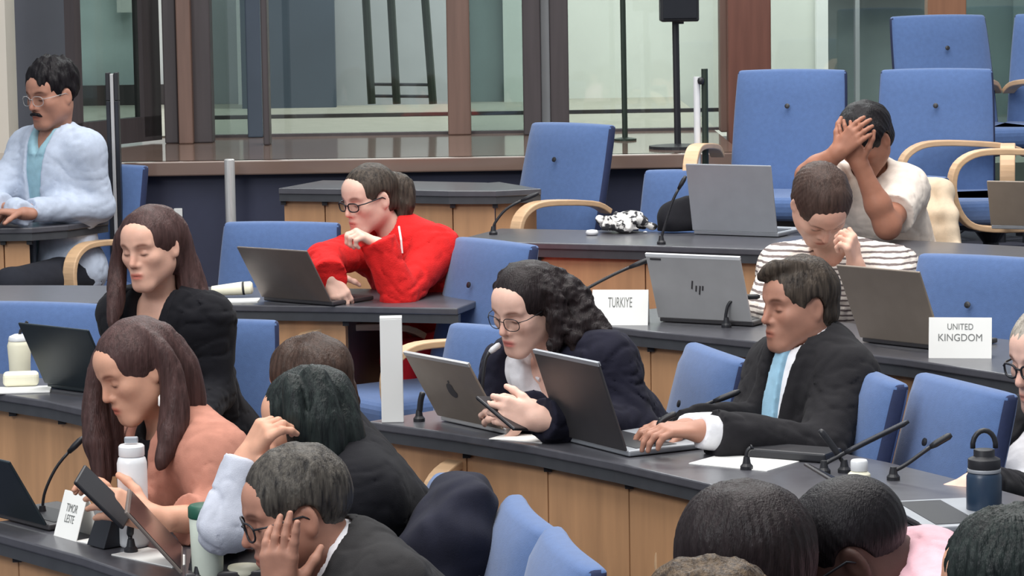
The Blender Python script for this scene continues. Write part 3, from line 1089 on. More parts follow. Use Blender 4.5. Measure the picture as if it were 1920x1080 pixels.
class Grid:
    def __init__(self, lo, hi, res):
        self.lo, self.res = V3(lo), res
        self.n = np.maximum(np.ceil((V3(hi) - self.lo) / res).astype(int) + 1, 4)
        self.f = np.full(self.n, 0.5, np.float32)

    def sub(self, lo, hi):
        a = np.clip(np.floor((lo - self.lo) / self.res).astype(int), 0, self.n)
        b = np.clip(np.ceil((hi - self.lo) / self.res).astype(int) + 1, 0, self.n)
        if (b <= a).any():
            return None, None
        ax = [(self.lo[i] + np.arange(a[i], b[i]) * self.res).astype(np.float32) for i in range(3)]
        X, Y, Z = np.meshgrid(*ax, indexing='ij', sparse=True)
        return (slice(a[0], b[0]), slice(a[1], b[1]), slice(a[2], b[2])), (X, Y, Z)

    def coords(self):
        return self.sub(self.lo, self.lo + self.n * self.res)[1]

    def _put(self, s, d, k, mode):
        g = self.f[s]
        if mode == 'add':
            self.f[s] = smin(g, d, k) if k > 0 else np.minimum(g, d)
        else:
            self.f[s] = smax(g, -d, k) if k > 0 else np.maximum(g, -d)

    def cone(self, a, b, r1, r2, k=0.01, mode='add'):
        a, b = V3(a), V3(b)
        m = max(r1, r2) + k + 3 * self.res
        s, P = self.sub(np.minimum(a, b) - m, np.maximum(a, b) + m)
        if s is None:
            return self
        X, Y, Z = P
        ba = b - a
        L2 = max(float(ba @ ba), 1e-9)
        h = np.clip(((X - a[0]) * ba[0] + (Y - a[1]) * ba[1] + (Z - a[2]) * ba[2]) / L2, 0, 1)
        dx, dy, dz = X - a[0] - h * ba[0], Y - a[1] - h * ba[1], Z - a[2] - h * ba[2]
        d = np.sqrt(dx * dx + dy * dy + dz * dz) - (r1 + (r2 - r1) * h)
        self._put(s, d.astype(np.float32), k, mode)
        return self

    def chain(self, pts, rs, k=0.01, kk=None):
        for i in range(len(pts) - 1):
            self.cone(pts[i], pts[i + 1], rs[i], rs[i + 1], k)
        return self

    def ell(self, c, r, A, k=0.01, mode='add'):
        """ellipsoid with axes = rows of A"""
        c = V3(c)
        m = max(r) + k + 3 * self.res
        s, P = self.sub(c - m, c + m)
        if s is None:
            return self
        X, Y, Z = P[0] - c[0], P[1] - c[1], P[2] - c[2]
        u = [A[i][0] * X + A[i][1] * Y + A[i][2] * Z for i in range(3)]
        k0 = np.sqrt(sum((u[i] / r[i]) ** 2 for i in range(3)))
        k1 = np.sqrt(sum((u[i] / (r[i] * r[i])) ** 2 for i in range(3)))
        d = k0 * (k0 - 1) / np.maximum(k1, 1e-6)
        self._put(s, d.astype(np.float32), k, mode)
        return self

    def mesh(self, f=None):
        g = self.f if f is None else f
        ins = g < 0
        c = np.zeros(np.array(g.shape) - 1, np.int8)
        for i in (0, 1):
            for j in (0, 1):
                for k in (0, 1):
                    c += ins[i:g.shape[0] - 1 + i, j:g.shape[1] - 1 + j, k:g.shape[2] - 1 + k]
        act = (c > 0) & (c < 8)
        I = np.argwhere(act)
        if len(I) == 0:
            return np.zeros((0, 3)), np.zeros((0, 4), int)
        vid = np.full(c.shape, -1, np.int32)
        vid[act] = np.arange(len(I))
        corner = {}
        for i in (0, 1):
            for j in (0, 1):
                for k in (0, 1):
                    corner[(i, j, k)] = g[I[:, 0] + i, I[:, 1] + j, I[:, 2] + k]
        acc = np.zeros((len(I), 3))
        cnt = np.zeros(len(I))
        for a in corner:
            for ax in range(3):
                if a[ax] == 0:
                    b = list(a)
                    b[ax] = 1
                    va, vb = corner[a], corner[tuple(b)]
                    cr = (va < 0) != (vb < 0)
                    t = np.where(cr, va / np.where(cr, va - vb, 1), 0)
                    p = np.array(a, float)[None, :].repeat(len(I), 0)
                    p[:, ax] += t
                    acc += np.where(cr[:, None], p, 0)
                    cnt += cr
        Vv = self.lo + (I + acc / cnt[:, None]) * self.res
        quads = []
        for ax in range(3):
            sl0 = [slice(None)] * 3
            sl1 = [slice(None)] * 3
            sl0[ax] = slice(0, -1)
            sl1[ax] = slice(1, None)
            e0, e1 = ins[tuple(sl0)], ins[tuple(sl1)]
            E = np.argwhere(e0 != e1)
            flip = e0[tuple(E.T)]
            o1, o2 = [(1, 2), (2, 0), (0, 1)][ax]
            ok = (E[:, o1] > 0) & (E[:, o2] > 0) & (E[:, o1] < c.shape[o1]) & (E[:, o2] < c.shape[o2])
            E, flip = E[ok], flip[ok]
            q = []
            for (d1, d2) in ((-1, -1), (0, -1), (0, 0), (-1, 0)):
                F = E.copy()
                F[:, o1] += d1
                F[:, o2] += d2
                q.append(vid[tuple(F.T)])
            q = np.stack(q, 1)
            q[~flip] = q[~flip][:, ::-1]
            quads.append(q)
        Q = np.concatenate(quads)
        Q = Q[(Q >= 0).all(1)]
        return Vv, Q


def relax(Vv, Q, it=1, lam=0.5):
    for _ in range(it):
        acc = np.zeros_like(Vv)
        cnt = np.zeros(len(Vv))
        for a, b in ((0, 1), (1, 2), (2, 3), (3, 0)):
            np.add.at(acc, Q[:, a], Vv[Q[:, b]])
            np.add.at(acc, Q[:, b], Vv[Q[:, a]])
            np.add.at(cnt, Q[:, a], 1)
            np.add.at(cnt, Q[:, b], 1)
        Vv = Vv * (1 - lam) + lam * acc / np.maximum(cnt, 1)[:, None]
    return Vv


def np_mesh(name, Vv, Q, m, parent, origin, col=None, it=1):
    if len(Vv) == 0:
        return None
    if it:
        Vv = relax(Vv, Q, it)
    me = bpy.data.meshes.new(name)
    me.vertices.add(len(Vv))
    me.vertices.foreach_set('co', (Vv - V3(origin)).astype(np.float32).ravel())
    me.loops.add(len(Q) * 4)
    me.loops.foreach_set('vertex_index', Q.astype(np.int32).ravel())
    me.polygons.add(len(Q))
    me.polygons.foreach_set('loop_start', np.arange(0, len(Q) * 4, 4, dtype=np.int32))
    me.update(calc_edges=True)
    me.polygons.foreach_set('use_smooth', [True] * len(Q))
    me.validate()
    if col is not None:
        at = me.color_attributes.new('tint', 'FLOAT_COLOR', 'POINT')
        cc = np.ones((len(Vv), 4), np.float32)
        cc[:, :3] = col
        at.data.foreach_set('color', cc.ravel())
    me.materials.append(m)
    o = bpy.data.objects.new(name, me)
    link(o, parent)
    return o


def nrm(v):
    return v / max(np.linalg.norm(v), 1e-9)


def rot_axis(v, ax, a):
    ax = nrm(ax)
    return v * math.cos(a) + np.cross(ax, v) * math.sin(a) + ax * (ax @ v) * (1 - math.cos(a))


def skin_mat(name, rgb, rough=0.5):
    m = mat(name, rgb, rough, var=0.05, scale=40, bump=0.05, bscale=260, attr='tint', spec=0.35)
    b = m.node_tree.nodes['Principled BSDF']
    b.inputs['Subsurface Weight'].default_value = 0.06
    b.inputs['Subsurface Radius'].default_value = (0.01, 0.004, 0.002)
    return m


def hair_mat(name, rgb, rgb2=None, rough=0.42):
    return mat(name, rgb, rough, var=0.35, scale=60, bump=0.6, bscale=170, stretch=(1.8, 1.8, 0.2), rgb2=rgb2, spec=0.2)


def cloth_mat(name, rgb, rough=0.85, var=0.10, scale=30, bump=0.2, bscale=420, sheen=0.03):
    return mat(name, rgb, rough, var=var, scale=scale, bump=bump, bscale=bscale, sheen=sheen, spec=0.16)


def stripe_mat(name, c1, c2, freq=70, axis='Z'):
    m = mat(name, c1, 0.85, var=0.04)
    nt = m.node_tree
    b = nt.nodes['Principled BSDF']
    tc = [n for n in nt.nodes if n.type == 'TEX_COORD'][0]
    wv = nt.nodes.new('ShaderNodeTexWave')
    wv.bands_direction = axis
    wv.inputs['Scale'].default_value = freq
    wv.inputs['Distortion'].default_value = 1.2
    wv.inputs['Detail Scale'].default_value = 2.0
    nt.links.new(tc.outputs['Object'], wv.inputs['Vector'])
    rp = nt.nodes.new('ShaderNodeValToRGB')
    rp.color_ramp.elements[0].position = 0.62
    rp.color_ramp.elements[1].position = 0.78
    rp.color_ramp.elements[0].color = lin(c1)
    rp.color_ramp.elements[1].color = lin(c2)
    nt.links.new(wv.outputs['Color'], rp.inputs['Fac'])
    nt.links.new(rp.outputs['Color'], b.inputs['Base Color'])
    return m


HAND = {'L': 1, 'R': -1}


def hand_prims(g, wrist, d, n, side, curl=0.5, spread=0.12, sc=1.0, thumb=(0.55, 0.75, 0.25), thumbcurl=0.3, curls=None):
    """wrist point, d towards the fingers, n out of the palm; side L/R puts the thumb on its own side"""
    d = nrm(np.array(d, float))
    n = np.array(n, float)
    n = nrm(n - d * (n @ d))
    s = nrm(np.cross(d, n)) * (1 if side == 'R' else -1)

    w = V3(wrist)
    offs_ = [0.030, 0.010, -0.011, -0.030]
    lens = [0.072, 0.080, 0.074, 0.058]
    kn = [0.090, 0.094, 0.089, 0.080]
    for i in range(4):
        k0 = w + (d * kn[i] + s * offs_[i]) * sc
        g.cone(w + s * offs_[i] * 0.62 * sc + d * 0.005 * sc, k0, 0.0145 * sc, 0.0115 * sc, 0.014)
        c = (curls[i] if curls else curl)
        dd = nrm(d + s * (offs_[i] * spread * 12))
        ax = np.cross(dd, n)
        p = k0
        rad = [0.0098, 0.0088, 0.0078, 0.0068]
        for j, (fr, am) in enumerate(((0.45, 55), (0.30, 75), (0.25, 50))):
            dd = rot_axis(dd, ax, R(am) * c)
            q = p + dd * lens[i] * fr * sc
            g.cone(p, q, rad[j] * sc, rad[j + 1] * sc, 0.004)
            p = q
    g.cone(w + d * 0.02 * sc, w + (d * 0.05 + n * 0.006 + s * 0.018) * sc, 0.018 * sc, 0.016 * sc, 0.014)
    td = nrm(d * thumb[0] + s * thumb[1] + n * thumb[2])
    p = w + (d * 0.022 + s * 0.026) * sc
    ax = np.cross(td, d * 0.6 + n * 0.8)
    rad = [0.014, 0.0112, 0.0098, 0.0078]
    for j, L in enumerate((0.040, 0.033, 0.027)):
        q = p + td * L * sc
        g.cone(p, q, rad[j] * sc, rad[j + 1] * sc, 0.007)
        p = q
        td = rot_axis(td, ax, R(32) * thumbcurl)
    g.cone(w - d * 0.03 * sc, w + d * 0.012 * sc, 0.0245 * sc, 0.024 * sc, 0.012)


def head_axes(yaw, pitch, roll):
    """rows: person's left, forward, up"""
    y, p, r = R(yaw), R(pitch), R(roll)
    fw = np.array([-math.sin(y), -math.cos(y), 0.0])
    lf = np.array([math.cos(y), -math.sin(y), 0.0])
    up = np.array([0, 0, 1.0])
    fw2 = fw * math.cos(p) - up * math.sin(p)
    up2 = up * math.cos(p) + fw * math.sin(p)
    lf3 = lf * math.cos(r) + up2 * math.sin(r)
    up3 = up2 * math.cos(r) - lf * math.sin(r)
    return np.array([lf3, fw2, up3])


def person(label, y, head, neck, zf, skin, hair=None, byaw=60, sw=0.185, arms=None, layers=(), glasses=None, hs=1.0, res=0.0036, face=None,
           legs=True, build=1.0, bhead=(0, 0, 0), tilt=0.0, extra=None, trousers=None, lean=None, hipside=0.0, thigh_len=0.42, chest=1.0, name='person'):
    """head = (px, py, dy, yaw, pitch, roll): middle of the skull; neck = (px, py, dy): foot of the neck"""
    face = face or {}
    H = V3(pt(head[0], head[1], y + head[2]))
    A = head_axes(*head[3:6])
    NB = V3(pt(neck[0], neck[1], y + neck[2]))
    f3 = np.array([-math.sin(R(byaw)), -math.cos(R(byaw)), 0.0])
    l3 = np.array([math.cos(R(byaw)), -math.sin(R(byaw)), 0.0])
    up = np.array([0, 0, 1.0])
    pz_ = zf + 0.55
    dz = NB[2] - pz_
    ln = lean if lean is not None else math.sqrt(max(0.47 ** 2 - dz * dz, 0.0004))
    PV = NB - f3 * ln - up * dz + l3 * hipside
    if NB[2] - zf < 0.62:
        PV[2] = NB[2] - 0.2
    base = np.array([PV[0], PV[1], zf])
    root = empty(name, base, 0, label, 'person')
    sp = nrm(NB - PV)
    tl = nrm(l3 * math.cos(R(tilt)) + up * math.sin(R(tilt)))
    fwd = nrm(np.cross(tl, sp)) * 1.0
    if fwd @ f3 < 0:
        fwd = -fwd
    BA = np.array([tl, fwd, sp])
    S = {'L': NB + tl * sw - sp * 0.055 - fwd * 0.005, 'R': NB - tl * sw - sp * 0.055 - fwd * 0.005}
    J = {}
    for k in ('L', 'R'):
        a = (arms or {}).get(k)
        if a:
            e = V3(pt(a['el'][0], a['el'][1], y + a['el'][2]))
            w = V3(pt(a['wr'][0], a['wr'][1], y + a['wr'][2]))
            if 'sh' in a:
                S[k] = V3(pt(a['sh'][0], a['sh'][1], y + a['sh'][2]))
        else:
            e = S[k] - up * 0.24 + fwd * 0.06 + tl * (0.05 if k == 'L' else -0.05)
            w = e + f3 * 0.2 - up * 0.05
        J[k] = (S[k], e, w)

    # ---- head, neck and upper chest
    def hp(x, f, u):
        return H + (A[0] * x + A[1] * f + A[2] * u) * hs

    lo = np.minimum(H - 0.19 * hs, NB - 0.10)
    hi = np.maximum(H + 0.19 * hs, NB + 0.10)
    g = Grid(lo, hi, res)
    jw = face.get('jaw', 1.0)
    s_ = hs
    g.ell(hp(0, -0.014, 0.034), (0.076 * s_, 0.096 * s_, 0.082 * s_), A, 0.02)
    g.ell(hp(0, 0.030, -0.028), (0.061 * s_ * jw, 0.062 * s_, 0.086 * s_), A, 0.03)
    g.ell(hp(0, 0.050, 0.045), (0.062 * s_, 0.048 * s_, 0.052 * s_), A, 0.02)
    for q in (-1, 1):
        g.cone(hp(q * 0.050 * jw, 0.0, -0.055), hp(q * 0.022 * jw, 0.066, -0.100), 0.020 * s_, 0.018 * s_, 0.03)
        g.ell(hp(q * 0.043, 0.060, -0.018), (0.022 * s_, 0.020 * s_, 0.018 * s_), A, 0.02)
        g.cone(hp(q * 0.012, 0.090, 0.026), hp(q * 0.048, 0.072, 0.026), face.get('ridge', 0.009) * s_, 0.007 * s_, 0.014)
    for q in (-1, 1):
        g.ell(hp(q * 0.046 * jw, 0.012, -0.030), (0.024 * s_, 0.052 * s_, 0.052 * s_), A, 0.03)
    g.cone(hp(-0.012, 0.078, -0.103), hp(0.012, 0.078, -0.103), 0.017 * s_, 0.017 * s_, 0.02)
    for q in (-1, 1):
        g.ell(hp(q * 0.032, 0.098, 0.004), (0.017 * s_, 0.016 * s_, 0.011 * s_), A, 0.016, 'sub')
        g.ell(hp(q * 0.032, 0.074, 0.001), (0.0145 * s_, 0.0135 * s_, 0.0125 * s_), A, 0.004)
    nl = face.get('nose', 1.0)
    g.cone(hp(0, 0.088, 0.016), hp(0, 0.088 + 0.021 * nl, -0.028), 0.0075 * s_, 0.0115 * s_, 0.012)
    for q in (-1, 1):
        g.ell(hp(q * 0.0125, 0.092, -0.034), (0.009 * s_, 0.011 * s_, 0.008 * s_), A, 0.007)
    g.ell(hp(0, 0.080, -0.066), (0.030 * s_, 0.018 * s_, 0.024 * s_), A, 0.02)
    g.ell(hp(0, 0.0955, -0.0615), (0.021 * s_, 0.008 * s_, 0.0055 * s_), A, 0.006)
    g.ell(hp(0, 0.0945, -0.0735), (0.018 * s_, 0.0085 * s_, 0.0065 * s_), A, 0.006)
    g.cone(hp(-0.02, 0.102, -0.0675), hp(0.02, 0.102, -0.0675), 0.0022 * s_, 0.0022 * s_, 0.003, 'sub')
    for q in (-1, 1):
        EA = np.array([nrm(A[0] * q + A[1] * 0.35), nrm(A[1] - A[0] * q * 0.35), A[2]])
        g.ell(hp(q * 0.079, -0.010, -0.006), (0.008 * s_, 0.019 * s_, 0.033 * s_), EA, 0.006)
        g.ell(hp(q * 0.088, -0.006, -0.004), (0.006 * s_, 0.010 * s_, 0.018 * s_), EA, 0.005, 'sub')
    nk = face.get('neck', 0.054)
    g.cone(hp(0, -0.028, -0.05), NB + sp * 0.01, nk * s_, nk * 1.05, 0.03)
    g.cone(NB - tl * 0.09 - sp * 0.035, NB + tl * 0.09 - sp * 0.035, 0.035, 0.035, 0.05)
    g.ell(NB - sp * 0.05 + fwd * 0.01, (0.13, 0.075, 0.06), BA, 0.04)
    Vh, Qh = g.mesh()
    Vh = relax(Vh, Qh, 1, 0.4)
    # face colouring: lips, brows, lashes, lids, warm cheeks; mouth crease and nostril shade painted in
    L = (Vh - H) @ A.T / hs
    x, f, u = np.abs(L[:, 0]), L[:, 1], L[:, 2]
    col = np.ones((len(Vh), 3))

    def tint(wt, c):
        nonlocal col
        wt = np.clip(wt, 0, 1)[:, None]
        col = col * (1 - wt) + np.array(c) * wt

    front = np.clip((f - 0.04) / 0.02, 0, 1)
    tint(0.30 * front * np.exp(-((x - 0.042) / 0.02) ** 2 - ((u + 0.024) / 0.018) ** 2), (1.0, 0.82, 0.79))
    tint(0.35 * np.clip((f - 0.095) / 0.012, 0, 1) * (u < 0.0), (1.0, 0.75, 0.70))
    if face.get('stubble'):
        tint(face['stubble'] * np.clip((-0.035 - u) / 0.015, 0, 1) * np.clip((f + 0.01) / 0.03, 0, 1), (0.62, 0.60, 0.62))
    lip = face.get('lip', (0.86, 0.62, 0.60))
    tint(1.3 * front * np.exp(-(x / 0.021) ** 4 - ((u + 0.067) / 0.0095) ** 4) * (f > 0.075), lip)
    tint(0.8 * front * np.exp(-(x / 0.022) ** 4 - ((u + 0.0675) / 0.0022) ** 2), (0.35, 0.2, 0.2))
    bc = face.get('brow', (0.22, 0.18, 0.17))
    arch = 0.0245 + 0.005 * (1 - ((x - 0.034) / 0.02) ** 2)
    tint(1.1 * front * np.exp(-((x - 0.034) / 0.0185) ** 4 - ((u - arch) / 0.0048) ** 2), bc)
    eo = face.get('eye', -0.004)
    tint(1.2 * front * np.exp(-((x - 0.032) / 0.0145) ** 4 - ((u - eo - 0.0015 * ((x - 0.032) / 0.0145) ** 2) / 0.0030) ** 2), (0.13, 0.10, 0.10))
    tint(0.35 * front * np.exp(-((x - 0.032) / 0.017) ** 2 - ((u - 0.008) / 0.010) ** 2), (0.72, 0.60, 0.58))
    tint(0.9 * np.exp(-((x - 0.007) / 0.0035) ** 2 - ((u + 0.0405) / 0.0035) ** 2) * (f > 0.09), (0.3, 0.18, 0.17))
    if face.get('scalp') is not None:
        sc_ = face['scalp']
        hl = 0.055 - np.clip((0.06 - f) / 0.03, 0, 1) * 0.06 - np.clip((0.0 - f) / 0.03, 0, 1) * 0.04
        tint(np.clip((u - hl) / 0.012, 0, 1) * (f < 0.082), sc_)
    parts = [(Vh, Qh, col)]

    # ---- hands and bare forearms
    for k in ('L', 'R'):
        a = (arms or {}).get(k)
        if not a or a.get('nohand'):
            continue
        s, e, w = J[k]
        fd = nrm(w - e)
        d = np.array(a.get('dir', fd), float)
        if 'to' in a:
            d = V3(pt(a['to'][0], a['to'][1], y + (a['to'][2] if len(a['to']) > 2 else a['wr'][2] - 0.03))) - w
        d = nrm(d)
        n = np.array(a.get('palm', (0, 0, -1)), float)
        bare = a.get('bare', 0.35)
        st = e + (w - e) * (1 - bare)
        pts = [st, w, w + d * 0.19]
        if bare >= 1:
            pts.append(s + (e - s) * (1 - (bare - 1)))
        gl = Grid(np.min(pts, 0) - 0.075, np.max(pts, 0) + 0.075, a.get('res', 0.0033))
        hsz = a.get('size', 0.95)
        hand_prims(gl, w, d, n, k, a.get('curl', 0.5), a.get('spread', 0.12), hsz, a.get('thumb', (0.55, 0.75, 0.25)), a.get('tc', 0.4), a.get('curls'))
        if bare >= 1:
            u0 = s + (e - s) * (1 - (bare - 1))
            gl.cone(u0, e, 0.046 * build, 0.040 * build, 0.02)
            gl.cone(e, e + (w - e) * 0.35, 0.042 * build, 0.043 * build, 0.03)
            gl.cone(e + (w - e) * 0.35, w - fd * 0.01, 0.043 * build, 0.026 * build, 0.02)
        else:
            gl.cone(st, w - fd * 0.01, 0.027 + 0.012 * bare, 0.025, 0.02)
        Va, Qa = gl.mesh()
        Va = relax(Va, Qa, 1, 0.4)
        cc = np.ones((len(Va), 3))
        parts.append((Va, Qa, cc))

    # ---- torso and limbs
    lo = np.minimum.reduce([PV - 0.24, NB - 0.24, J['L'][1] - 0.1, J['R'][1] - 0.1, J['L'][2] - 0.1, J['R'][2] - 0.1, S['L'] - .1, S['R'] - .1])
    hi = np.maximum.reduce([PV + 0.24, NB + 0.16, J['L'][1] + 0.1, J['R'][1] + 0.1, J['L'][2] + 0.1, J['R'][2] + 0.1, S['L'] + .1, S['R'] + .1])
    lo[2] = max(lo[2], PV[2] - 0.16)
    tres = max(0.0058, res * 1.5)
    b = build
    gt = Grid(lo, hi, tres)
    gt.ell(PV + (NB - PV) * 0.70 + fwd * 0.012, (0.158 * b, 0.112 * b * chest, 0.19), BA, 0.05)
    gt.ell(PV + (NB - PV) * 0.36 + fwd * 0.012, (0.146 * b, 0.112 * b, 0.19), BA, 0.05)
    gt.ell(PV, (0.175 * b, 0.135 * b, 0.13), np.array([l3, f3, up]), 0.06)
    gt.cone(S['L'] - (S['L'] - NB) * 0.15, S['R'] - (S['R'] - NB) * 0.15, 0.052 * b, 0.052 * b, 0.06)
    for k in ('L', 'R'):
        gt.cone(NB - sp * 0.005 - fwd * 0.015, S[k] + sp * 0.010, 0.046, 0.044, 0.05)
    g0 = gt.f.copy()
    ga = Grid(lo, hi, tres)
    for k in ('L', 'R'):
        s, e, w = J[k]
        ga.cone(s, e, 0.049 * b, 0.040 * b, 0.02)
        ga.cone(e, w, 0.040 * b, 0.028 * b, 0.02)
    fold = None
    X, Y, Z = gt.coords()
    warp = vnoise(X * 9, Y * 9, Z * 9)
    n1 = vnoise(X * 11 + 3 * warp, Y * 11, Z * 19 + 4 * warp)
    n2 = vnoise(X * 23 + 2 * warp + 7, Y * 23, Z * 34 + 2 * warp)
    fold = 0.30 * n1 + 0.20 * n2 + 0.38 * np.exp(-(n1 / 0.055) ** 2) + 0.22 * np.exp(-(n2 / 0.06) ** 2) - 0.15
    # local torso coordinates
    tx = (X - NB[0]) * tl[0] + (Y - NB[1]) * tl[1] + (Z - NB[2]) * tl[2]
    tf = (X - NB[0]) * fwd[0] + (Y - NB[1]) * fwd[1] + (Z - NB[2]) * fwd[2]
    tu = (X - NB[0]) * sp[0] + (Y - NB[1]) * sp[1] + (Z - NB[2]) * sp[2]
    # skin torso (kept under the clothes)
    gb = Grid(lo, hi, 0.014)
    gb.ell(PV + (NB - PV) * 0.68, (0.145 * b, 0.10 * b, 0.18), BA, 0.05)
    gb.ell(PV + (NB - PV) * 0.36, (0.132 * b, 0.098 * b, 0.18), BA, 0.05)
    gb.ell(PV, (0.16 * b, 0.12 * b, 0.11), np.array([l3, f3, up]), 0.06)
    gb.cone(S['L'], S['R'], 0.036 * b, 0.036 * b, 0.03)
    for k in ('L', 'R'):
        s, e, w = J[k]
        a = (arms or {}).get(k) or {}
        if a.get('bare', 0) < 1:
            gb.cone(s, e, 0.032 * b, 0.028 * b, 0.012)
            gb.cone(e, e + (w - e) * 0.8, 0.027 * b, 0.020, 0.012)
        else:
            gb.cone(s, s + (e - s) * 0.4, 0.042 * b, 0.038 * b, 0.02)
    Vb, Qb = gb.mesh()
    parts.append((Vb, Qb, np.ones((len(Vb), 3))))
    hips = [PV + l3 * 0.085 - up * 0.02, PV - l3 * 0.085 - up * 0.02]
    if legs:
        knees = [hips[0] + f3 * thigh_len + l3 * 0.05 + up * 0.0, hips[1] + f3 * thigh_len - l3 * 0.05]
        ank = [np.array([kn[0], kn[1], zf + 0.075]) - f3 * 0.03 for kn in knees]
        gl = Grid(np.min(hips + knees + ank, 0) - 0.16, np.max(hips + knees + ank, 0) + 0.16, 0.014)
        for h_, k_, a_ in zip(hips, knees, ank):
            gl.cone(h_, k_, 0.070, 0.050, 0.03)
            gl.cone(k_, a_, 0.048, 0.034, 0.03)
            gl.cone(a_ - up * 0.03, a_ + f3 * 0.14 - up * 0.045, 0.032, 0.024, 0.02)
        Vl, Ql = gl.mesh()
        parts.append((Vl, Ql, np.ones((len(Vl), 3))))
        gl = Grid(np.min(hips + knees + ank, 0) - 0.16, np.max(hips + knees + ank, 0) + 0.16, 0.013)
        gl.ell(PV - up * 0.01, (0.185 * b, 0.145 * b, 0.12), np.array([l3, f3, up]), 0.04)
        for h_, k_, a_ in zip(hips, knees, ank):
            gl.cone(h_, k_, 0.086, 0.066, 0.03)
            gl.cone(k_, a_ + up * 0.02, 0.064, 0.052, 0.03)
        Vt, Qt = gl.mesh()
        np_mesh('trousers', Vt, Qt, trousers or M['trousers_dark'], root, base, it=2)
        for a_ in ank:
            gl = Grid(a_ - 0.25, a_ + 0.25, 0.012)
            gl.cone(a_ - up * 0.032 - f3 * 0.04, a_ + f3 * 0.15 - up * 0.042, 0.041, 0.033, 0.02)
            Vs, Qs = gl.mesh()
            np_mesh('shoe', Vs, Qs, M['black_plastic'], root, base, it=2)
    # body as one mesh
    VV, QQ, CC, n0 = [], [], [], 0
    for (v_, q_, c_) in parts:
        VV.append(v_)
        QQ.append(q_ + n0)
        CC.append(c_)
        n0 += len(v_)
    np_mesh('body', np.concatenate(VV), np.concatenate(QQ), skin, root, base, np.concatenate(CC), it=0)

    # ---- clothing layers
    for ly in layers:
        off = ly.get('off', 0.010)
        far = smin(g0, ga.f, 0.05) if ly.get('sleeve', 'long') != 'none' else g0
        if ly.get('sleeve') == 'short' or ly.get('cuff') is not None:
            far = ga.f.copy()
            for k in ('L', 'R'):
                s, e, w = J[k]
                if ly.get('sleeve') == 'short':
                    t = ly.get('slen', 0.75)
                    p, dr = s + (e - s) * t, nrm(e - s)
                    # keep only the upper arm
                    gg = Grid(lo, hi, tres)
                    gg.cone(s, e, 0.062 * b, 0.058 * b, 0.01)
                    cut = (X - p[0]) * dr[0] + (Y - p[1]) * dr[1] + (Z - p[2]) * dr[2]
                    gg.f = np.maximum(gg.f, cut.astype(np.float32))
                    far = gg.f if k == 'L' else np.minimum(far0, gg.f)
                    far0 = far
                else:
                    t = ly['cuff'] if not isinstance(ly['cuff'], dict) else ly['cuff'][k]
                    gg = Grid(lo, hi, tres)
                    gg.cone(s, e, 0.049 * b, 0.040 * b, 0.02)
                    gg.cone(e, e + (w - e) * (t + .25), 0.040 * b, 0.031 * b * ly.get('cuffw', 1.0), 0.02)
                    p, dr = e + (w - e) * t, nrm(w - e)
                    cut = (X - p[0]) * dr[0] + (Y - p[1]) * dr[1] + (Z - p[2]) * dr[2] - off
                    near = (np.abs(X - p[0]) < .2) & (np.abs(Y - p[1]) < .2) & (np.abs(Z - p[2]) < .2)
                    de = (X - w[0]) ** 2 + (Y - w[1]) ** 2 + (Z - w[2]) ** 2
                    cutm = np.where(de < (np.linalg.norm(w - e) * 0.9) ** 2 + 0.01, cut, -1)
                    gg.f = np.maximum(gg.f, cutm.astype(np.float32))
                    far = gg.f if k == 'L' else np.minimum(far0, gg.f)
                    far0 = far
            far = smin(g0, far, 0.05)
        F = far - off + fold * ly.get('fold', 0.007)
        # opening for the neck
        nr = ly.get('neck', 0.062)
        hd = nrm(H - A[2] * 0.06 - NB)
        pa, pb = NB + hd * 0.0 + fwd * 0.006, NB + hd * 0.2
        gg = Grid(lo, hi, tres)
        gg.cone(pa, pb, nr, nr * 1.25, 0)
        F = smax(F, -gg.f, 0.006)
        if ly.get('vee'):
            wt, dp = ly['vee']
            wv = wt * np.clip((tu + dp) / dp, 0, 1.3)
            vee = np.maximum(np.abs(tx - ly.get('veex', 0.0)) - wv, -(tf - 0.02))
            lap = np.clip(1 - np.abs(np.abs(tx - ly.get('veex', 0.0)) - wv - 0.022) / 0.022, 0, 1) * (tf > 0.0) * (tu > -dp) * (tu < 0.06)
            F = F - 0.006 * np.minimum(lap * 3, 1) * ly.get('lapel', 1)
            F = smax(F, -vee, 0.004)
        if ly.get('open'):
            F = np.maximum(F, -np.maximum(np.abs(tx) - ly['open'], -(tf - 0.0)))
        if ly.get('strip'):
            wv = ly['strip'] * (0.75 + 0.9 * np.clip(-tu / 0.4, 0, 1))
            F = np.maximum(F, np.maximum(np.abs(tx) - wv, -(tf)))
            F = np.maximum(F, tu - ly.get('striptop', 0.0))
        if ly.get('hem') is not None:
            F = np.maximum(F, -(tu + ly['hem']))
        F[[0, -1]] = 0.1
        F[:, [0, -1]] = 0.1
        F[:, :, [0, -1]] = 0.1
        Vc, Qc = gt.mesh(F.astype(np.float32))
        np_mesh(ly['name'], Vc, Qc, ly['mat'], root, base, it=1)
        if ly.get('collar'):
            cr, ch, cm = ly['collar'][:3]
            gg = Grid(NB - 0.13, NB + 0.13, 0.0035)
            X2, Y2, Z2 = gg.coords()
            hx = nrm(hd + fwd * 0.25)
            q = [(X2 - NB[0]), (Y2 - NB[1]), (Z2 - NB[2])]
            t_ = q[0] * hx[0] + q[1] * hx[1] + q[2] * hx[2]
            rr = np.sqrt(np.maximum(q[0] ** 2 + q[1] ** 2 + q[2] ** 2 - t_ * t_, 0))
            fx = q[0] * fwd[0] + q[1] * fwd[1] + q[2] * fwd[2]
            lx = q[0] * tl[0] + q[1] * tl[1] + q[2] * tl[2]
            D = np.maximum(np.abs(rr - cr - 0.10 * (0.02 - t_)) - 0.0045, np.abs(t_ - 0.016) - ch)
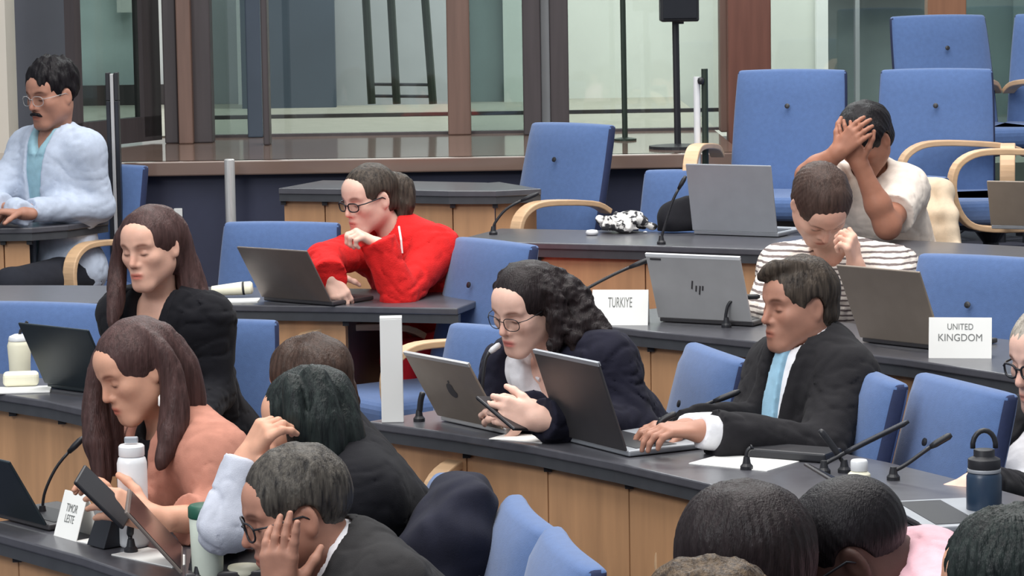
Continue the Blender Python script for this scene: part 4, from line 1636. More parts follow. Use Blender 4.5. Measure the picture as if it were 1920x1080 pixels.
            gap = np.maximum(np.abs(lx) - (0.010 + 0.75 * np.clip(0.034 - t_, 0, 1)), -fx)
            D = np.maximum(D, -gap)
            Vc, Qc = gg.mesh(D.astype(np.float32))
            np_mesh('collar', Vc, Qc, cm, root, base, it=1)

    ctx = dict(H=H, A=A, hs=hs, root=root, base=base, y=y, NB=NB, J=J, hp=hp, tl=tl, fwd=fwd, sp=sp, res=res, PV=PV, f3=f3, l3=l3)
    if hair:
        make_hair(ctx, hair)
    if glasses:
        make_glasses(ctx, glasses)
    if extra:
        extra(ctx)
    return ctx


def make_hair(c, h):
    H, A, hs, y = c['H'], c['A'], c['hs'], c['y']
    hp = c['hp']
    locks = h.get('locks', [])
    W = []
    for lk in locks:
        pts = [V3(pt(p[0], p[1], y + p[2])) for p in lk['p']]
        if lk.get('n', 3) > 1:
            pts = [V3(v) for v in smooth_poly([Vector(p) for p in pts], 4)]
        rs = lk['r']
        k = len(pts)
        rr = [np.interp(i / (k - 1), np.linspace(0, 1, len(rs)), rs) for i in range(k)]
        W.append((pts, rr, lk.get('k', 0.012)))
    lo = np.minimum.reduce([H - 0.16 * hs] + [np.min(p, 0) - max(r) - 0.02 for p, r, _ in W])
    hi = np.maximum.reduce([H + 0.16 * hs] + [np.max(p, 0) + max(r) + 0.02 for p, r, _ in W])
    g = Grid(lo, hi, h.get('res', 0.0038))
    t = h.get('t', 0.014)
    if h.get('cap', True):
        g.ell(hp(0, -0.016 - h.get('back', 0.0) * 0.5, 0.036 + h.get('rise', 0.0)), ((0.078 + t) * hs, (0.098 + t + h.get('back', 0) * .5) * hs, (0.083 + t + h.get('rise', 0.0)) * hs), A, 0.015)
        if h.get('nape', 0.0):
            g.ell(hp(0, -0.045, -0.03), ((0.066 + t * .6) * hs, (0.06 + t) * hs, h['nape'] * hs), A, 0.02)
        X, Y, Z = g.coords()
        q = [(X - H[0]), (Y - H[1]), (Z - H[2])]
        lx = (q[0] * A[0][0] + q[1] * A[0][1] + q[2] * A[0][2]) / hs
        lf = (q[0] * A[1][0] + q[1] * A[1][1] + q[2] * A[1][2]) / hs
        lu = (q[0] * A[2][0] + q[1] * A[2][1] + q[2] * A[2][2]) / hs
        hl = h.get('hairline', 0.062) + 0.022
        side = h.get('side', 0.058) + 0.008   # half-width of the bare forehead
        part = h.get('part', 0.0)
        # face opening: rounded region in front
        pk = h.get('peak', 2.0)
        face = (np.abs((lx - part * 0.3) / side) ** pk + np.abs((lu + 0.06) / (hl + 0.06)) ** pk) ** (1 / pk) - 1
        face = np.where(lu < -0.06, np.abs((lx - part * 0.3) / side) - 1, face)
        face = np.maximum(face * 0.05, -(lf - h.get('facef', 0.015)))
        # strand grooves running from the crown downwards
        az = np.arctan2(lx - part, lf + 0.02)
        el = lu + 0.5 * lf
        gr = np.sin(az * h.get('gfreq', 34) + 5 * vnoise(lx * 30, lf * 30, lu * 30)) * h.get('groove', 0.0016)
        bump = vnoise(lx * h.get('bfreq', 38), lf * h.get('bfreq', 38), lu * 20) * h.get('bump', 0.006)
        f = g.f + gr + bump
        f = smax(f, -face, 0.004)
        low = h.get('low', -0.055)           # lower edge behind the ears
        f = np.maximum(f, (low - lu) * hs)
        if h.get('ears', True):             # hair cut round the ears
            e = np.sqrt(((lf + 0.006) / 0.030) ** 2 + ((lu + 0.012) / 0.040) ** 2) - 1
            e = np.maximum(e * 0.03, -(np.abs(lx) - 0.052))
            f = smax(f, -e, 0.006)
            sb = np.maximum((lu + h.get('burn', 0.02)), -(lf - 0.012))
            f = np.where(lf > 0.012, np.maximum(f, (-h.get('burn', 0.02) - lu) * hs), f)
        g.f = f.astype(np.float32)
    if W:
        gl = Grid(lo, hi, h.get('res', 0.0038))
        for pts, rr, k in W:
            for i in range(len(pts) - 1):
                gl.cone(pts[i], pts[i + 1], rr[i], rr[i + 1], k)
        X, Y, Z = gl.coords()
        if h.get('curl'):
            m = h.get('curlf', 46)
            gl.f += (vnoise(X * m, Y * m, Z * m) * h['curl'] + vnoise(X * m * 2.1, Y * m * 2.1, Z * m * 2.1) * h['curl'] * 0.5).astype(np.float32)
        else:
            n = vnoise(X * 120, Y * 120, Z * 9)
            gl.f += (n * h.get('strand', 0.006) + vnoise(X * 45, Y * 45, Z * 5) * 0.008).astype(np.float32)
        g.f = smin(g.f, gl.f, 0.012)
    F = g.f
    F[[0, -1]] = 0.1
    F[:, [0, -1]] = 0.1
    F[:, :, [0, -1]] = 0.1
    Vv, Q = g.mesh(F)
    np_mesh('hair', Vv, Q, h['mat'], c['root'], c['base'], it=2)


def make_glasses(c, g):
    hp, hs, base = c['hp'], c['hs'], c['base']
    m = g.get('mat', M['black_plastic'])
    th = g.get('th', 0.0022)

    q = B()
    zc = g.get('u', -0.002)
    for s in (-1, 1):
        ring = []
        for k in range(22):
            a = 2 * math.pi * k / 22
            ca, sa = math.cos(a), math.sin(a)
            rx, ru = g.get('w', 0.025), g.get('h', 0.019)
            ex = abs(ca) ** 0.75 * (1 if ca > 0 else -1)
            eu = abs(sa) ** 0.75 * (1 if sa > 0 else -1)
            xx = s * 0.033 + rx * ex
            ring.append(hp(xx, 0.106 - 2.2 * (abs(xx) - 0.02) ** 2 * (1 if abs(xx) > .02 else 0) * 3, zc + ru * eu))
        q.tube(ring, th * hs, 6, closed=True)
        q.tube([hp(s * 0.058, 0.098, zc + 0.008), hp(s * 0.074, 0.075, zc + 0.009), hp(s * 0.082, 0.0, zc + 0.010), hp(s * 0.083, -0.02, zc - 0.005)], th * hs, 6)
    q.tube([hp(-0.009, 0.106, zc + 0.006), hp(0, 0.110, zc + 0.009), hp(0.009, 0.106, zc + 0.006)], th * hs, 6)
    fr = q.build('glasses', m, c['root'], smooth=True, origin=base)
    for s in (-1, 1):
        q = B()
        vs = [hp(s * 0.033, 0.1055, zc)]
        for k in range(16):
            a = 2 * math.pi * k / 16
            vs.append(hp(s * 0.033 + g.get('w', 0.025) * 0.95 * math.cos(a), 0.105 - 0.004 * abs(math.cos(a)), zc + g.get('h', 0.019) * 0.95 * math.sin(a)))
        q.add([Vector(v) for v in vs], [(0, k + 1, (k + 1) % 16 + 1) for k in range(16)])
        q.build('lens', M['lens'], fr, origin=base)


M['lens'] = glass_mat('clear_lens', (240, 242, 242), 0.03)
M['trousers_dark'] = cloth_mat('dark_trouser_cloth', (40, 42, 50))
SK = {
    'light': skin_mat('light_skin', (226, 178, 156)),
    'fair': skin_mat('fair_skin', (232, 190, 172)),
    'warm': skin_mat('warm_skin', (212, 160, 134)),
    'tan': skin_mat('tan_skin', (178, 130, 110)),
    'brown': skin_mat('brown_skin', (166, 114, 92)),
    'deep': skin_mat('deep_brown_skin', (84, 60, 54)),
}
# ------------------------------------------------------------------ the people
CL = {
    'pale_blue': cloth_mat('pale_blue_shirt_cloth', (188, 199, 217)),
    'teal_inner': cloth_mat('blue_green_inner_cloth', (150, 188, 202)),
    'black': cloth_mat('black_cloth', (26, 26, 31)),
    'black2': cloth_mat('soft_black_cloth', (22, 22, 27)),
    'navy': cloth_mat('dark_navy_cloth', (28, 28, 42)),
    'suit': cloth_mat('charcoal_suit_cloth', (34, 33, 36)),
    'suit2': cloth_mat('dark_grey_suit_cloth', (42, 41, 42)),
    'pink': cloth_mat('dusty_pink_cloth', (186, 130, 112)),
    'grey_sleeve': cloth_mat('pale_grey_cloth', (190, 194, 206)),
    'red': cloth_mat('bright_red_knit', (212, 36, 36), bump=0.4, bscale=240),
    'red_dark': cloth_mat('red_skirt_cloth', (206, 36, 46)),
    'white': cloth_mat('white_shirt_cloth', (236, 236, 240)),
    'tee': cloth_mat('cream_tee_cloth', (234, 222, 210)),
    'rose': cloth_mat('pale_rose_cloth', (230, 184, 194)),
    'tie': cloth_mat('sky_blue_tie_cloth', (150, 192, 216), 0.5, sheen=0.3),
    'beige': cloth_mat('beige_jacket_cloth', (222, 202, 176)),
    'coat': cloth_mat('dark_coat_cloth', (34, 35, 48)),
    'stripe': stripe_mat('striped_shirt_cloth', (232, 222, 212), (112, 100, 98), 19.0, 'Z'),
}
HR = {
    'black': hair_mat('black_hair', (24, 21, 24)),
    'dark': hair_mat('dark_brown_hair', (36, 29, 30)),
    'brown': hair_mat('brown_hair', (74, 54, 52)),
    'brown2': hair_mat('mid_brown_hair', (64, 49, 42)),
    'crop': hair_mat('short_brown_hair', (72, 56, 50)),
    'ashbrown': hair_mat('ash_brown_hair', (46, 39, 35), (84, 74, 65)),
    'greenblack': hair_mat('black_hair_cool', (22, 27, 29), (42, 50, 48)),
    'grey': hair_mat('grey_hair', (44, 41, 40), (92, 87, 80)),
    'silver': hair_mat('silver_hair', (150, 142, 132), (190, 182, 170)),
    'streaky': hair_mat('streaky_brown_hair', (46, 37, 33), (104, 86, 66)),
}
BROWN_BROW = (0.35, 0.26, 0.24)

PEOPLE = []
# --- pale blue shirt, moustache, back left
def moustache(c):
    hp = c['hp']
    g = Grid(c['H'] - 0.15, c['H'] + 0.15, 0.0028)
    for q in (-1, 1):
        g.cone(hp(q * 0.004, 0.1035, -0.0525), hp(q * 0.020, 0.098, -0.0565), 0.0068, 0.0058, 0.006)
        g.cone(hp(q * 0.020, 0.098, -0.0565), hp(q * 0.028, 0.091, -0.064), 0.0058, 0.0035, 0.006)
    V_, Q_ = g.mesh()
    np_mesh('moustache', V_, Q_, HR['black'], c['root'], c['base'])
    watch(c, 'R')


def watch(c, k, m='lap_silver'):
    s, e, w = c['J'][k]
    d = Vector(nrm(w - e))
    ctr = Vector(w - nrm(w - e) * 0.035) - Vector(c['base'])
    a = d.orthogonal().normalized()
    b2 = d.cross(a)
    q = B()
    q.tube([ctr + (a * math.cos(t * math.pi / 10) + b2 * math.sin(t * math.pi / 10)) * 0.034 for t in range(20)], 0.005, 8, closed=True)
    q.build('wristwatch', M[m], c['root'], smooth=True)


PEOPLE.append(person('person in a pale blue shirt with moustache and folded arms, beside the dark railing post', 11.45,
       (97, 178, 0, 40, 10, 0), (104, 256, 0.03), FL[4], SK['tan'], byaw=36, sw=0.158, res=0.0045,
       hair=dict(mat=HR['black'], t=0.012, low=-0.06, hairline=0.056, side=0.060, burn=0.02, rise=0.012, bump=0.022, bfreq=64),
       face=dict(stubble=0.25, brow=(0.2, 0.16, 0.16)), glasses=dict(th=0.0012, mat=M['lap_silver']),
       arms={'L': dict(el=(188, 388, -0.05), wr=(62, 394, -0.22), to=(0, 400), palm=(0, 0.2, -1), curl=0.35),
             'R': dict(el=(-20, 380, -0.05), wr=(45, 400, -0.28), to=(-10, 396), palm=(0, 0, -1), curl=0.3)},
       layers=[dict(name='undershirt', mat=CL['teal_inner'], off=0.006, sleeve='none', neck=0.058, vee=(0.03, 0.06), fold=0.004),
               dict(name='shirt', mat=CL['pale_blue'], off=0.016, neck=0.062, vee=(0.055, 0.5), cuff=0.92, fold=0.008, lapel=0.3)],
       extra=moustache))

# --- black jacket, long brown hair, second row left
PEOPLE.append(person('person with long brown hair in a black jacket looking down behind the person in pink', 8.2,
       (284, 463, 0, 30, 10, 3), (300, 570, 0.06), FL[2], SK['light'], byaw=28, sw=0.145, hs=0.90, thigh_len=0.25,
       hair=dict(mat=HR['brown'], t=0.011, low=-0.10, hairline=0.064, side=0.058, ears=False, burn=0.0, nape=0.09, peak=1.45, groove=0.0009, facef=0.02, bump=0.004,
                 locks=[dict(p=[(250, 408, -0.03), (228, 445, 0.0), (221, 500, 0.02), (217, 560, -0.02), (212, 612, -0.05)], r=[0.012, 0.018, 0.022, 0.024, 0.010]),
                        dict(p=[(300, 398, 0.0), (330, 430, 0.02), (344, 480, 0.045), (360, 540, 0.05), (376, 585, 0.03), (380, 615, 0.03)], r=[0.02, 0.03, 0.032, 0.038, 0.034, 0.012]),
                        dict(p=[(300, 430, 0.10), (320, 500, 0.13), (345, 580, 0.13), (372, 640, 0.11)], r=[0.05, 0.06, 0.055, 0.02])]),
       face=dict(jaw=0.88, ridge=0.006, nose=0.85, lip=(0.80, 0.42, 0.42), brow=BROWN_BROW, neck=0.046),
       arms={'L': dict(el=(404, 735, 0.0), wr=(360, 800, -0.25)), 'R': dict(el=(246, 730, -0.08), wr=(250, 790, -0.28))},
       layers=[dict(name='top', mat=CL['black'], off=0.007, sleeve='none', neck=0.058, vee=(0.045, 0.15), fold=0.004),
               dict(name='jacket', mat=CL['black2'], off=0.014, neck=0.062, vee=(0.07, 0.30), fold=0.014)]))

# --- pink top with phone, front row left
def pink_extra(c):
    q = B()
    p = Vector(c['hp'](0.086, -0.012, -0.046)) - Vector(c['base'])
    q.tube([p + Vector((0, 0, 0.012)), p, p + Vector((0.002, 0, -0.03))], 0.002, 6)
    q.lathe([(0.003, -0.020), (0.011, -0.010), (0.010, 0.008), (0.003, 0.018)], p + Vector((0.002, -0.004, -0.036)), 12)
    q.build('earring', M['paper'], c['root'], smooth=True)


PEOPLE.append(person('person in a dusty pink top bending over a phone at the front desk', 6.6,
       (256, 692, 0, 58, 24, 4), (322, 812, 0.06), FL[1], SK['warm'], byaw=58, sw=0.16, hs=0.88,
       hair=dict(mat=HR['brown'], t=0.012, low=-0.10, hairline=0.062, side=0.058, ears=False, burn=0.02, nape=0.09, peak=1.45, groove=0.0009, facef=0.018, bump=0.004,
                 locks=[dict(p=[(225, 615, 0.02), (192, 660, 0.05), (178, 740, 0.05), (182, 830, 0.03), (192, 905, 0.02)], r=[0.012, 0.014, 0.022, 0.030, 0.014]),
                        dict(p=[(240, 628, 0.05), (212, 700, 0.08), (208, 790, 0.08), (214, 880, 0.05)], r=[0.02, 0.02, 0.03, 0.016]),
                        dict(p=[(268, 622, -0.045), (308, 668, -0.05), (326, 740, -0.055), (322, 810, -0.075), (300, 876, -0.10)], r=[0.012, 0.022, 0.028, 0.028, 0.008]),
                        dict(p=[(300, 640, 0.02), (330, 690, 0.04), (348, 760, 0.05), (366, 806, 0.05)], r=[0.04, 0.05, 0.045, 0.012])]),
       face=dict(jaw=0.90, ridge=0.006, nose=0.9, lip=(0.78, 0.42, 0.42), brow=BROWN_BROW, neck=0.048),
       arms={'L': dict(el=(412, 975, -0.14), wr=(282, 972, -0.28), to=(222, 948), palm=(-0.1, 0.7, -0.5), curl=0.45, bare=0.8),
             'R': dict(el=(270, 985, 0.08), wr=(222, 960, -0.20), to=(192, 912), palm=(-0.7, -0.5, 0.2), curl=0.55, curls=[0.5, 0.6, 0.7, 0.8], bare=0.5)},
       layers=[dict(name='undershirt', mat=CL['black2'], off=0.006, sleeve='none', neck=0.056, fold=0.003),
               dict(name='blouse', mat=CL['pink'], off=0.018, neck=0.062, vee=(0.05, 0.34), cuff={'L': 0.30, 'R': 0.45}, cuffw=1.25, fold=0.008)],
       extra=pink_extra))

# --- short wavy brown hair, half hidden
PEOPLE.append(person('person with short wavy brown hair half hidden behind the black-haired person in the front', 6.8,
       (581, 724, 0, 115, 8, 0), (592, 800, 0.02), FL[1], SK['warm'], byaw=80, sw=0.15, hs=0.92,
       hair=dict(mat=HR['brown2'], t=0.012, low=-0.075, hairline=0.05, side=0.056, ears=False, burn=0.06, nape=0.06, bump=0.02, bfreq=26, curl=0.010, curlf=60,
                 locks=[dict(p=[(620, 700, -0.03), (642, 755, 0.0), (652, 800, 0.0)], r=[0.04, 0.036, 0.014])]),
       face=dict(jaw=0.95, brow=BROWN_BROW),
       layers=[dict(name='jacket', mat=CL['black'], off=0.014, neck=0.06, fold=0.01)]))

# --- black hair, black waistcoat, pale sleeve
PEOPLE.append(person('person with straight black hair and pale grey sleeves, chin resting on a hand', 6.15,
       (578, 792, 0, 88, 16, 0), (628, 880, 0.03), FL[1], SK['warm'], byaw=78, sw=0.17, hs=0.90,
       hair=dict(mat=HR['greenblack'], t=0.013, low=-0.11, hairline=0.055, side=0.05, ears=False, burn=0.12, nape=0.10, facef=0.045,
                 locks=[dict(p=[(548, 715, -0.075), (560, 780, -0.095), (572, 850, -0.09), (578, 885, -0.08)], r=[0.016, 0.026, 0.026, 0.01]),
                        dict(p=[(590, 710, -0.06), (608, 790, -0.09), (615, 860, -0.09), (612, 900, -0.09)], r=[0.03, 0.036, 0.034, 0.012]),
                        dict(p=[(620, 730, 0.0), (640, 800, -0.03), (655, 850, -0.03), (662, 885, -0.03)], r=[0.04, 0.045, 0.036, 0.012])]),
       face=dict(jaw=0.94, neck=0.048),
       arms={'L': dict(el=(418, 990, -0.16), wr=(462, 862, -0.12), to=(500, 800), palm=(0.9, 0.3, 0.1), curl=0.75, curls=[0.6, 0.8, 0.9, 1.0], bare=0.2),
             'R': dict(el=(440, 985, 0.12), wr=(400, 1000, -0.05), nohand=True)},
       layers=[dict(name='shirt', mat=CL['grey_sleeve'], off=0.010, neck=0.056, cuff=0.86, fold=0.014, cuffw=1.15),
               dict(name='waistcoat', mat=CL['black2'], off=0.034, sleeve='none', neck=0.058, vee=(0.05, 0.3), fold=0.008)]))

# --- grey hair, hand on the cheek, nearest
PEOPLE.append(person('person with short grey hair and a dark suit, fingers spread on the cheek', 5.5,
       (556, 962, 0, 76, 14, 0), (640, 1052, 0.02), -0.02, SK['tan'], byaw=66, sw=0.175, hs=0.96, res=0.0032,
       hair=dict(mat=HR['grey'], t=0.011, low=-0.052, hairline=0.060, side=0.060, burn=0.025, rise=0.004, bump=0.010, gfreq=50),
       face=dict(stubble=0.3, brow=(0.3, 0.26, 0.25), neck=0.056), glasses=dict(th=0.0022),
       arms={'L': dict(el=(590, 1230, -0.18), wr=(522, 1118, -0.115), to=(524, 1000), palm=(0.35, 0.9, 0.1), curl=0.12, curls=[0.05, 0.15, 0.22, 0.3], spread=0.16, bare=0.3, thumb=(0.7, 0.5, 0.5)),
             'R': dict(el=(500, 1230, 0.1), wr=(430, 1160, 0.0), nohand=True)},
       layers=[dict(name='shirt', mat=CL['white'], off=0.007, neck=0.058, fold=0.003, sleeve='none', collar=(0.066, 0.030, CL['white'])),
               dict(name='jacket', mat=CL['suit2'], off=0.016, neck=0.082, vee=(0.07, 0.36), cuff=0.9, fold=0.010)]))

# --- red jumper
def red_extra(c):
    q = B()
    b0 = Vector(c['base'])
    pts = [Vector(pt(748, 425, c['y'] - 0.14)) - b0, Vector(pt(752, 450, c['y'] - 0.19)) - b0, Vector(pt(754, 475, c['y'] - 0.2)) - b0]
    q.tube(pts, 0.0035, 6)
    q.build('lanyard', M['paper'], c['root'])


PEOPLE.append(person('person in a bright red jumper with ponytail and glasses, chin on a hand', 9.75,
       (692, 372, 0, 50, 14, 0), (742, 446, 0.05), FL[3], SK['fair'], byaw=42, sw=0.155, hs=0.90, res=0.0042,
       hair=dict(mat=HR['ashbrown'], t=0.009, low=-0.06, hairline=0.060, side=0.056, ears=True, burn=0.01, nape=0.06, peak=1.7, groove=0.0009, bump=0.004,
                 locks=[dict(p=[(735, 335, 0.06), (756, 352, 0.06), (757, 385, 0.05), (750, 414, 0.04)], r=[0.024, 0.036, 0.034, 0.012])]),
       face=dict(jaw=0.90, ridge=0.006, nose=0.95, lip=(0.8, 0.45, 0.45), brow=BROWN_BROW, neck=0.046), glasses=dict(th=0.0026, h=0.016),
       arms={'L': dict(el=(748, 556, -0.26), wr=(712, 462, -0.26), to=(672, 438), palm=(-0.3, 0.1, -0.9), curl=0.95, bare=0.12),
             'R': dict(el=(606, 490, -0.20), wr=(616, 516, -0.32), to=(642, 560, -0.34), palm=(0.3, 0.3, -0.8), curl=0.5, bare=0.12, size=0.85)},
       layers=[dict(name='jumper', mat=CL['red'], off=0.018, neck=0.056, cuff={'L': 0.90, 'R': 0.9}, cuffw=1.3, fold=0.014)],
       trousers=CL['red_dark'], extra=red_extra))

# --- curly hair, navy blazer
PEOPLE.append(person('person with curly dark hair and glasses in a navy blazer, reading a phone', 7.5,
       (986, 576, 0, 44, 20, -4), (1048, 690, 0.06), FL[2], SK['fair'], byaw=48, sw=0.17, hs=0.90,
       hair=dict(mat=HR['dark'], t=0.011, low=-0.10, hairline=0.062, side=0.057, ears=False, burn=0.0, nape=0.08, peak=1.45, groove=0.0009, facef=0.02, curl=0.016, curlf=52, bump=0.003,
                 locks=[dict(p=[(1000, 508, -0.04), (1032, 545, -0.05), (1046, 600, -0.06), (1040, 655, -0.07)], r=[0.014, 0.024, 0.028, 0.014]),
                        dict(p=[(1020, 515, 0.0), (1066, 556, 0.0), (1104, 604, -0.02), (1150, 646, -0.06)], r=[0.03, 0.044, 0.040, 0.014]),
                        dict(p=[(1030, 540, 0.06), (1070, 605, 0.06), (1085, 655, 0.05)], r=[0.045, 0.045, 0.02]),
                        dict(p=[(1046, 590, -0.05), (1075, 630, -0.06), (1092, 670, -0.08)], r=[0.02, 0.026, 0.012]),
                        dict(p=[(960, 504, 0.03), (936, 540, 0.08), (938, 590, 0.10)], r=[0.014, 0.012, 0.008])]),
       face=dict(jaw=0.90, ridge=0.006, lip=(0.78, 0.35, 0.38), brow=BROWN_BROW, neck=0.048), glasses=dict(th=0.0013, mat=M['dark_metal']),
       arms={'L': dict(sh=(1142, 684, -0.08), el=(1188, 806, -0.16), wr=(1012, 786, -0.36), to=(930, 768, -0.36), palm=(0.0, 0.95, -0.15), curl=0.5, bare=0.28, thumb=(0.8, 0.5, 0.3)),
             'R': dict(sh=(962, 694, 0.14), el=(930, 790, 0.06), wr=(1000, 772, -0.20), to=(940, 764, -0.22), palm=(0.0, 0.8, -0.5), curl=0.6, bare=0.25)},
       layers=[dict(name='blouse', mat=CL['white'], off=0.009, neck=0.054, fold=0.008, sleeve='none', vee=(0.03, 0.06), collar=(0.056, 0.018, CL['white'])),
               dict(name='blazer', mat=CL['navy'], off=0.022, neck=0.062, vee=(0.085, 0.45), cuff={'L': 0.84, 'R': 0.8}, fold=0.014)]))

# --- dark suit, typing
def suit_extra(c):
    q = B()
    nb, tl, fwd, sp = c['NB'], c['tl'], c['fwd'], c['sp']
    p = Vector(nb + tl * 0.085 - sp * 0.16 + fwd * 0.145) - Vector(c['base'])
    q.lathe([(0.002, -0.004), (0.0075, -0.002), (0.0075, 0.002), (0.002, 0.004)], p, 12)
    q.build('lapel_pin', M['steel'], c['root'])


PEOPLE.append(person('man in a dark suit and pale blue tie typing on the dark grey laptop', 7.35,
       (1497, 572, 0, 64, 4, 0), (1530, 668, 0.02), FL[2], SK['tan'], byaw=58, sw=0.152, chest=0.92, hs=0.905, lean=-0.03,
       hair=dict(mat=HR['ashbrown'], t=0.013, low=-0.072, hairline=0.054, side=0.060, burn=0.022, rise=0.004, nape=0.05, bump=0.006, part=0.02,
                 locks=[dict(p=[(1505, 497, -0.05), (1465, 500, -0.045), (1436, 510, -0.03), (1426, 524, -0.02)], r=[0.010, 0.015, 0.012, 0.006])]),
       face=dict(stubble=0.15, brow=(0.25, 0.2, 0.18), neck=0.056),
       arms={'L': dict(sh=(1584, 716, -0.12), el=(1540, 848, -0.30), wr=(1312, 808, -0.42), to=(1222, 806), palm=(0, 0.1, -1), curl=0.45, bare=0.12),
             'R': dict(el=(1404, 806, 0.02), wr=(1290, 806, -0.22), to=(1205, 800), palm=(0.0, 0.1, -1), curl=0.45, bare=0.2)},
       layers=[dict(name='shirt', mat=CL['white'], off=0.008, neck=0.058, fold=0.003, cuff=0.95, cuffw=1.05, collar=(0.064, 0.030, CL['white'])),
               dict(name='tie', mat=CL['tie'], off=0.022, sleeve='none', neck=0.05, strip=0.026, striptop=0.03, fold=0.0),
               dict(name='jacket', mat=CL['suit'], off=0.024, neck=0.078, veex=0.014, vee=(0.048, 0.42), cuff=0.74, cuffw=1.1, fold=0.010)],
       extra=suit_extra))

# --- striped top, head down
PEOPLE.append(person('person with cropped brown hair in a striped top, head bowed over a raised fist', 8.95,
       (1538, 384, 0, -18, 58, 6), (1566, 490, 0.17), FL[3], SK['light'], byaw=18, sw=0.18, hs=0.98, res=0.0042,
       hair=dict(mat=HR['crop'], t=0.013, low=-0.07, hairline=0.032, side=0.058, burn=0.01, nape=0.05, bump=0.006, groove=0.0009),
       face=dict(brow=BROWN_BROW, neck=0.05),
       arms={'L': dict(el=(1648, 596, -0.20), wr=(1604, 500, -0.20), to=(1594, 450), palm=(-0.8, 0.4, 0.1), curl=1.0, bare=0.35),
             'R': dict(el=(1432, 590, -0.10), wr=(1500, 606, -0.34))},
       layers=[dict(name='striped_top', mat=CL['stripe'], off=0.018, neck=0.056, cuff=0.62, cuffw=1.25, fold=0.014)]))

# --- cream tee, face in hands
PEOPLE.append(person('person in a cream tee shirt hiding the face behind both hands', 10.2,
       (1622, 262, 0, 42, 36, 0), (1628, 332, 0.12), FL[4], SK['brown'], byaw=40, sw=0.132, hs=0.98, res=0.0042,
       hair=dict(mat=HR['black'], t=0.015, low=-0.07, hairline=0.05, side=0.06, burn=0.02, nape=0.05, bump=0.010),
       face=dict(stubble=0.2),
       arms={'L': dict(el=(1664, 424, -0.20), wr=(1612, 308, -0.22), to=(1580, 250), palm=(0.4, 0.85, 0.2), curl=0.25, bare=1.35, spread=0.14),
             'R': dict(el=(1516, 330, -0.16), wr=(1570, 286, -0.24), to=(1612, 244), palm=(0.5, 0.8, 0.0), curl=0.3, bare=1.35)},
       layers=[dict(name='tee_shirt', mat=CL['tee'], off=0.016, neck=0.058, sleeve='short', slen=0.62, fold=0.009)]))

# --- glasses, silver hair, right edge
PEOPLE.append(person('person with silver hair and dark glasses in black, cut by the right edge', 7.0,
       (1970, 672, 0, 56, 12, 0), (2000, 806, 0.0), FL[2], SK['fair'], byaw=50, sw=0.17, hs=1.0,
       hair=dict(mat=HR['silver'], t=0.015, low=-0.06, hairline=0.034, side=0.056, burn=0.02, bump=0.004),
       face=dict(stubble=0.15, neck=0.058), glasses=dict(th=0.0028, h=0.017),
       arms={'L': dict(el=(1990, 990, -0.42), wr=(1836, 990, -0.66), to=(1768, 990), palm=(0.2, 0.7, -0.7), curl=0.4, bare=0.25),
             'R': dict(el=(1915, 935, -0.2), wr=(1826, 908, -0.50), to=(1756, 940), palm=(0.0, 0.35, -0.9), curl=0.5, bare=0.3)},
       layers=[dict(name='shirt', mat=CL['white'], off=0.008, neck=0.060, fold=0.003, cuff=0.8, collar=(0.064, 0.026, CL['white'])),
               dict(name='jacket', mat=CL['black'], off=0.020, neck=0.070, vee=(0.06, 0.4), cuff=0.72, fold=0.010)]))

# --- heads at the bottom right
PEOPLE.append(person('person seen from behind with a smooth dark brown bob, before the long desk', 4.6,
       (1386, 1062, 0, 125, 6, 0), (1400, 1200, 0.0), -0.02, SK['warm'], byaw=100, sw=0.16, hs=1.02, res=0.004,
       hair=dict(mat=HR['dark'], t=0.017, low=-0.12, hairline=0.055, side=0.05, ears=False, burn=0.14, nape=0.11, facef=0.05, bump=0.006,
                 locks=[dict(p=[(1308, 1030, 0.0), (1300, 1100, 0.0), (1306, 1170, 0.0)], r=[0.03, 0.03, 0.02]),
                        dict(p=[(1430, 1010, -0.02), (1462, 1090, -0.02), (1466, 1170, -0.02)], r=[0.04, 0.036, 0.02])]),
       layers=[dict(name='jacket', mat=CL['black'], off=0.014, neck=0.06, fold=0.01)]))
PEOPLE.append(person('person with close-cropped black hair and a pale rose shirt bending forward', 4.72,
       (1592, 1042, 0, 96, 34, 0), (1722, 1078, 0.05), -0.02, SK['deep'], byaw=88, sw=0.18, hs=1.0, res=0.004,
       hair=dict(mat=HR['black'], t=0.006, low=-0.055, hairline=0.05, side=0.062, burn=0.02, bump=0.003, groove=0.0008),
       face=dict(neck=0.056), glasses=dict(th=0.0022, mat=M['dark_metal']),
       layers=[dict(name='shirt', mat=CL['rose'], off=0.016, neck=0.064, fold=0.014, collar=(0.068, 0.02, CL['rose']))]))
PEOPLE.append(person('person whose streaky brown curls just rise over the bottom edge', 4.2,
       (1318, 1216, 0, 110, 5, 0), (1326, 1356, 0.0), -0.02, SK['warm'], byaw=95, sw=0.16, hs=0.98, res=0.005,
       hair=dict(mat=HR['streaky'], t=0.018, low=-0.11, hairline=0.055, side=0.05, ears=False, burn=0.12, nape=0.10, facef=0.05, bump=0.02, curl=0.014, curlf=60),
       layers=[dict(name='jacket', mat=CL['black'], off=0.014, neck=0.06, fold=0.01)]))
PEOPLE.append(person('person with thick glossy black hair at the bottom right corner', 4.3,
       (1896, 1116, 0, 110, 5, 0), (1904, 1262, 0.0), -0.02, SK['warm'], byaw=95, sw=0.16, hs=1.0, res=0.004,
       hair=dict(mat=HR['greenblack'], t=0.017, low=-0.11, hairline=0.055, side=0.05, ears=False, burn=0.12, nape=0.10, facef=0.05, bump=0.010, groove=0.003),
       layers=[dict(name='jacket', mat=CL['black'], off=0.014, neck=0.06, fold=0.01)]))

# ------------------------------------------------------------------ cloth things


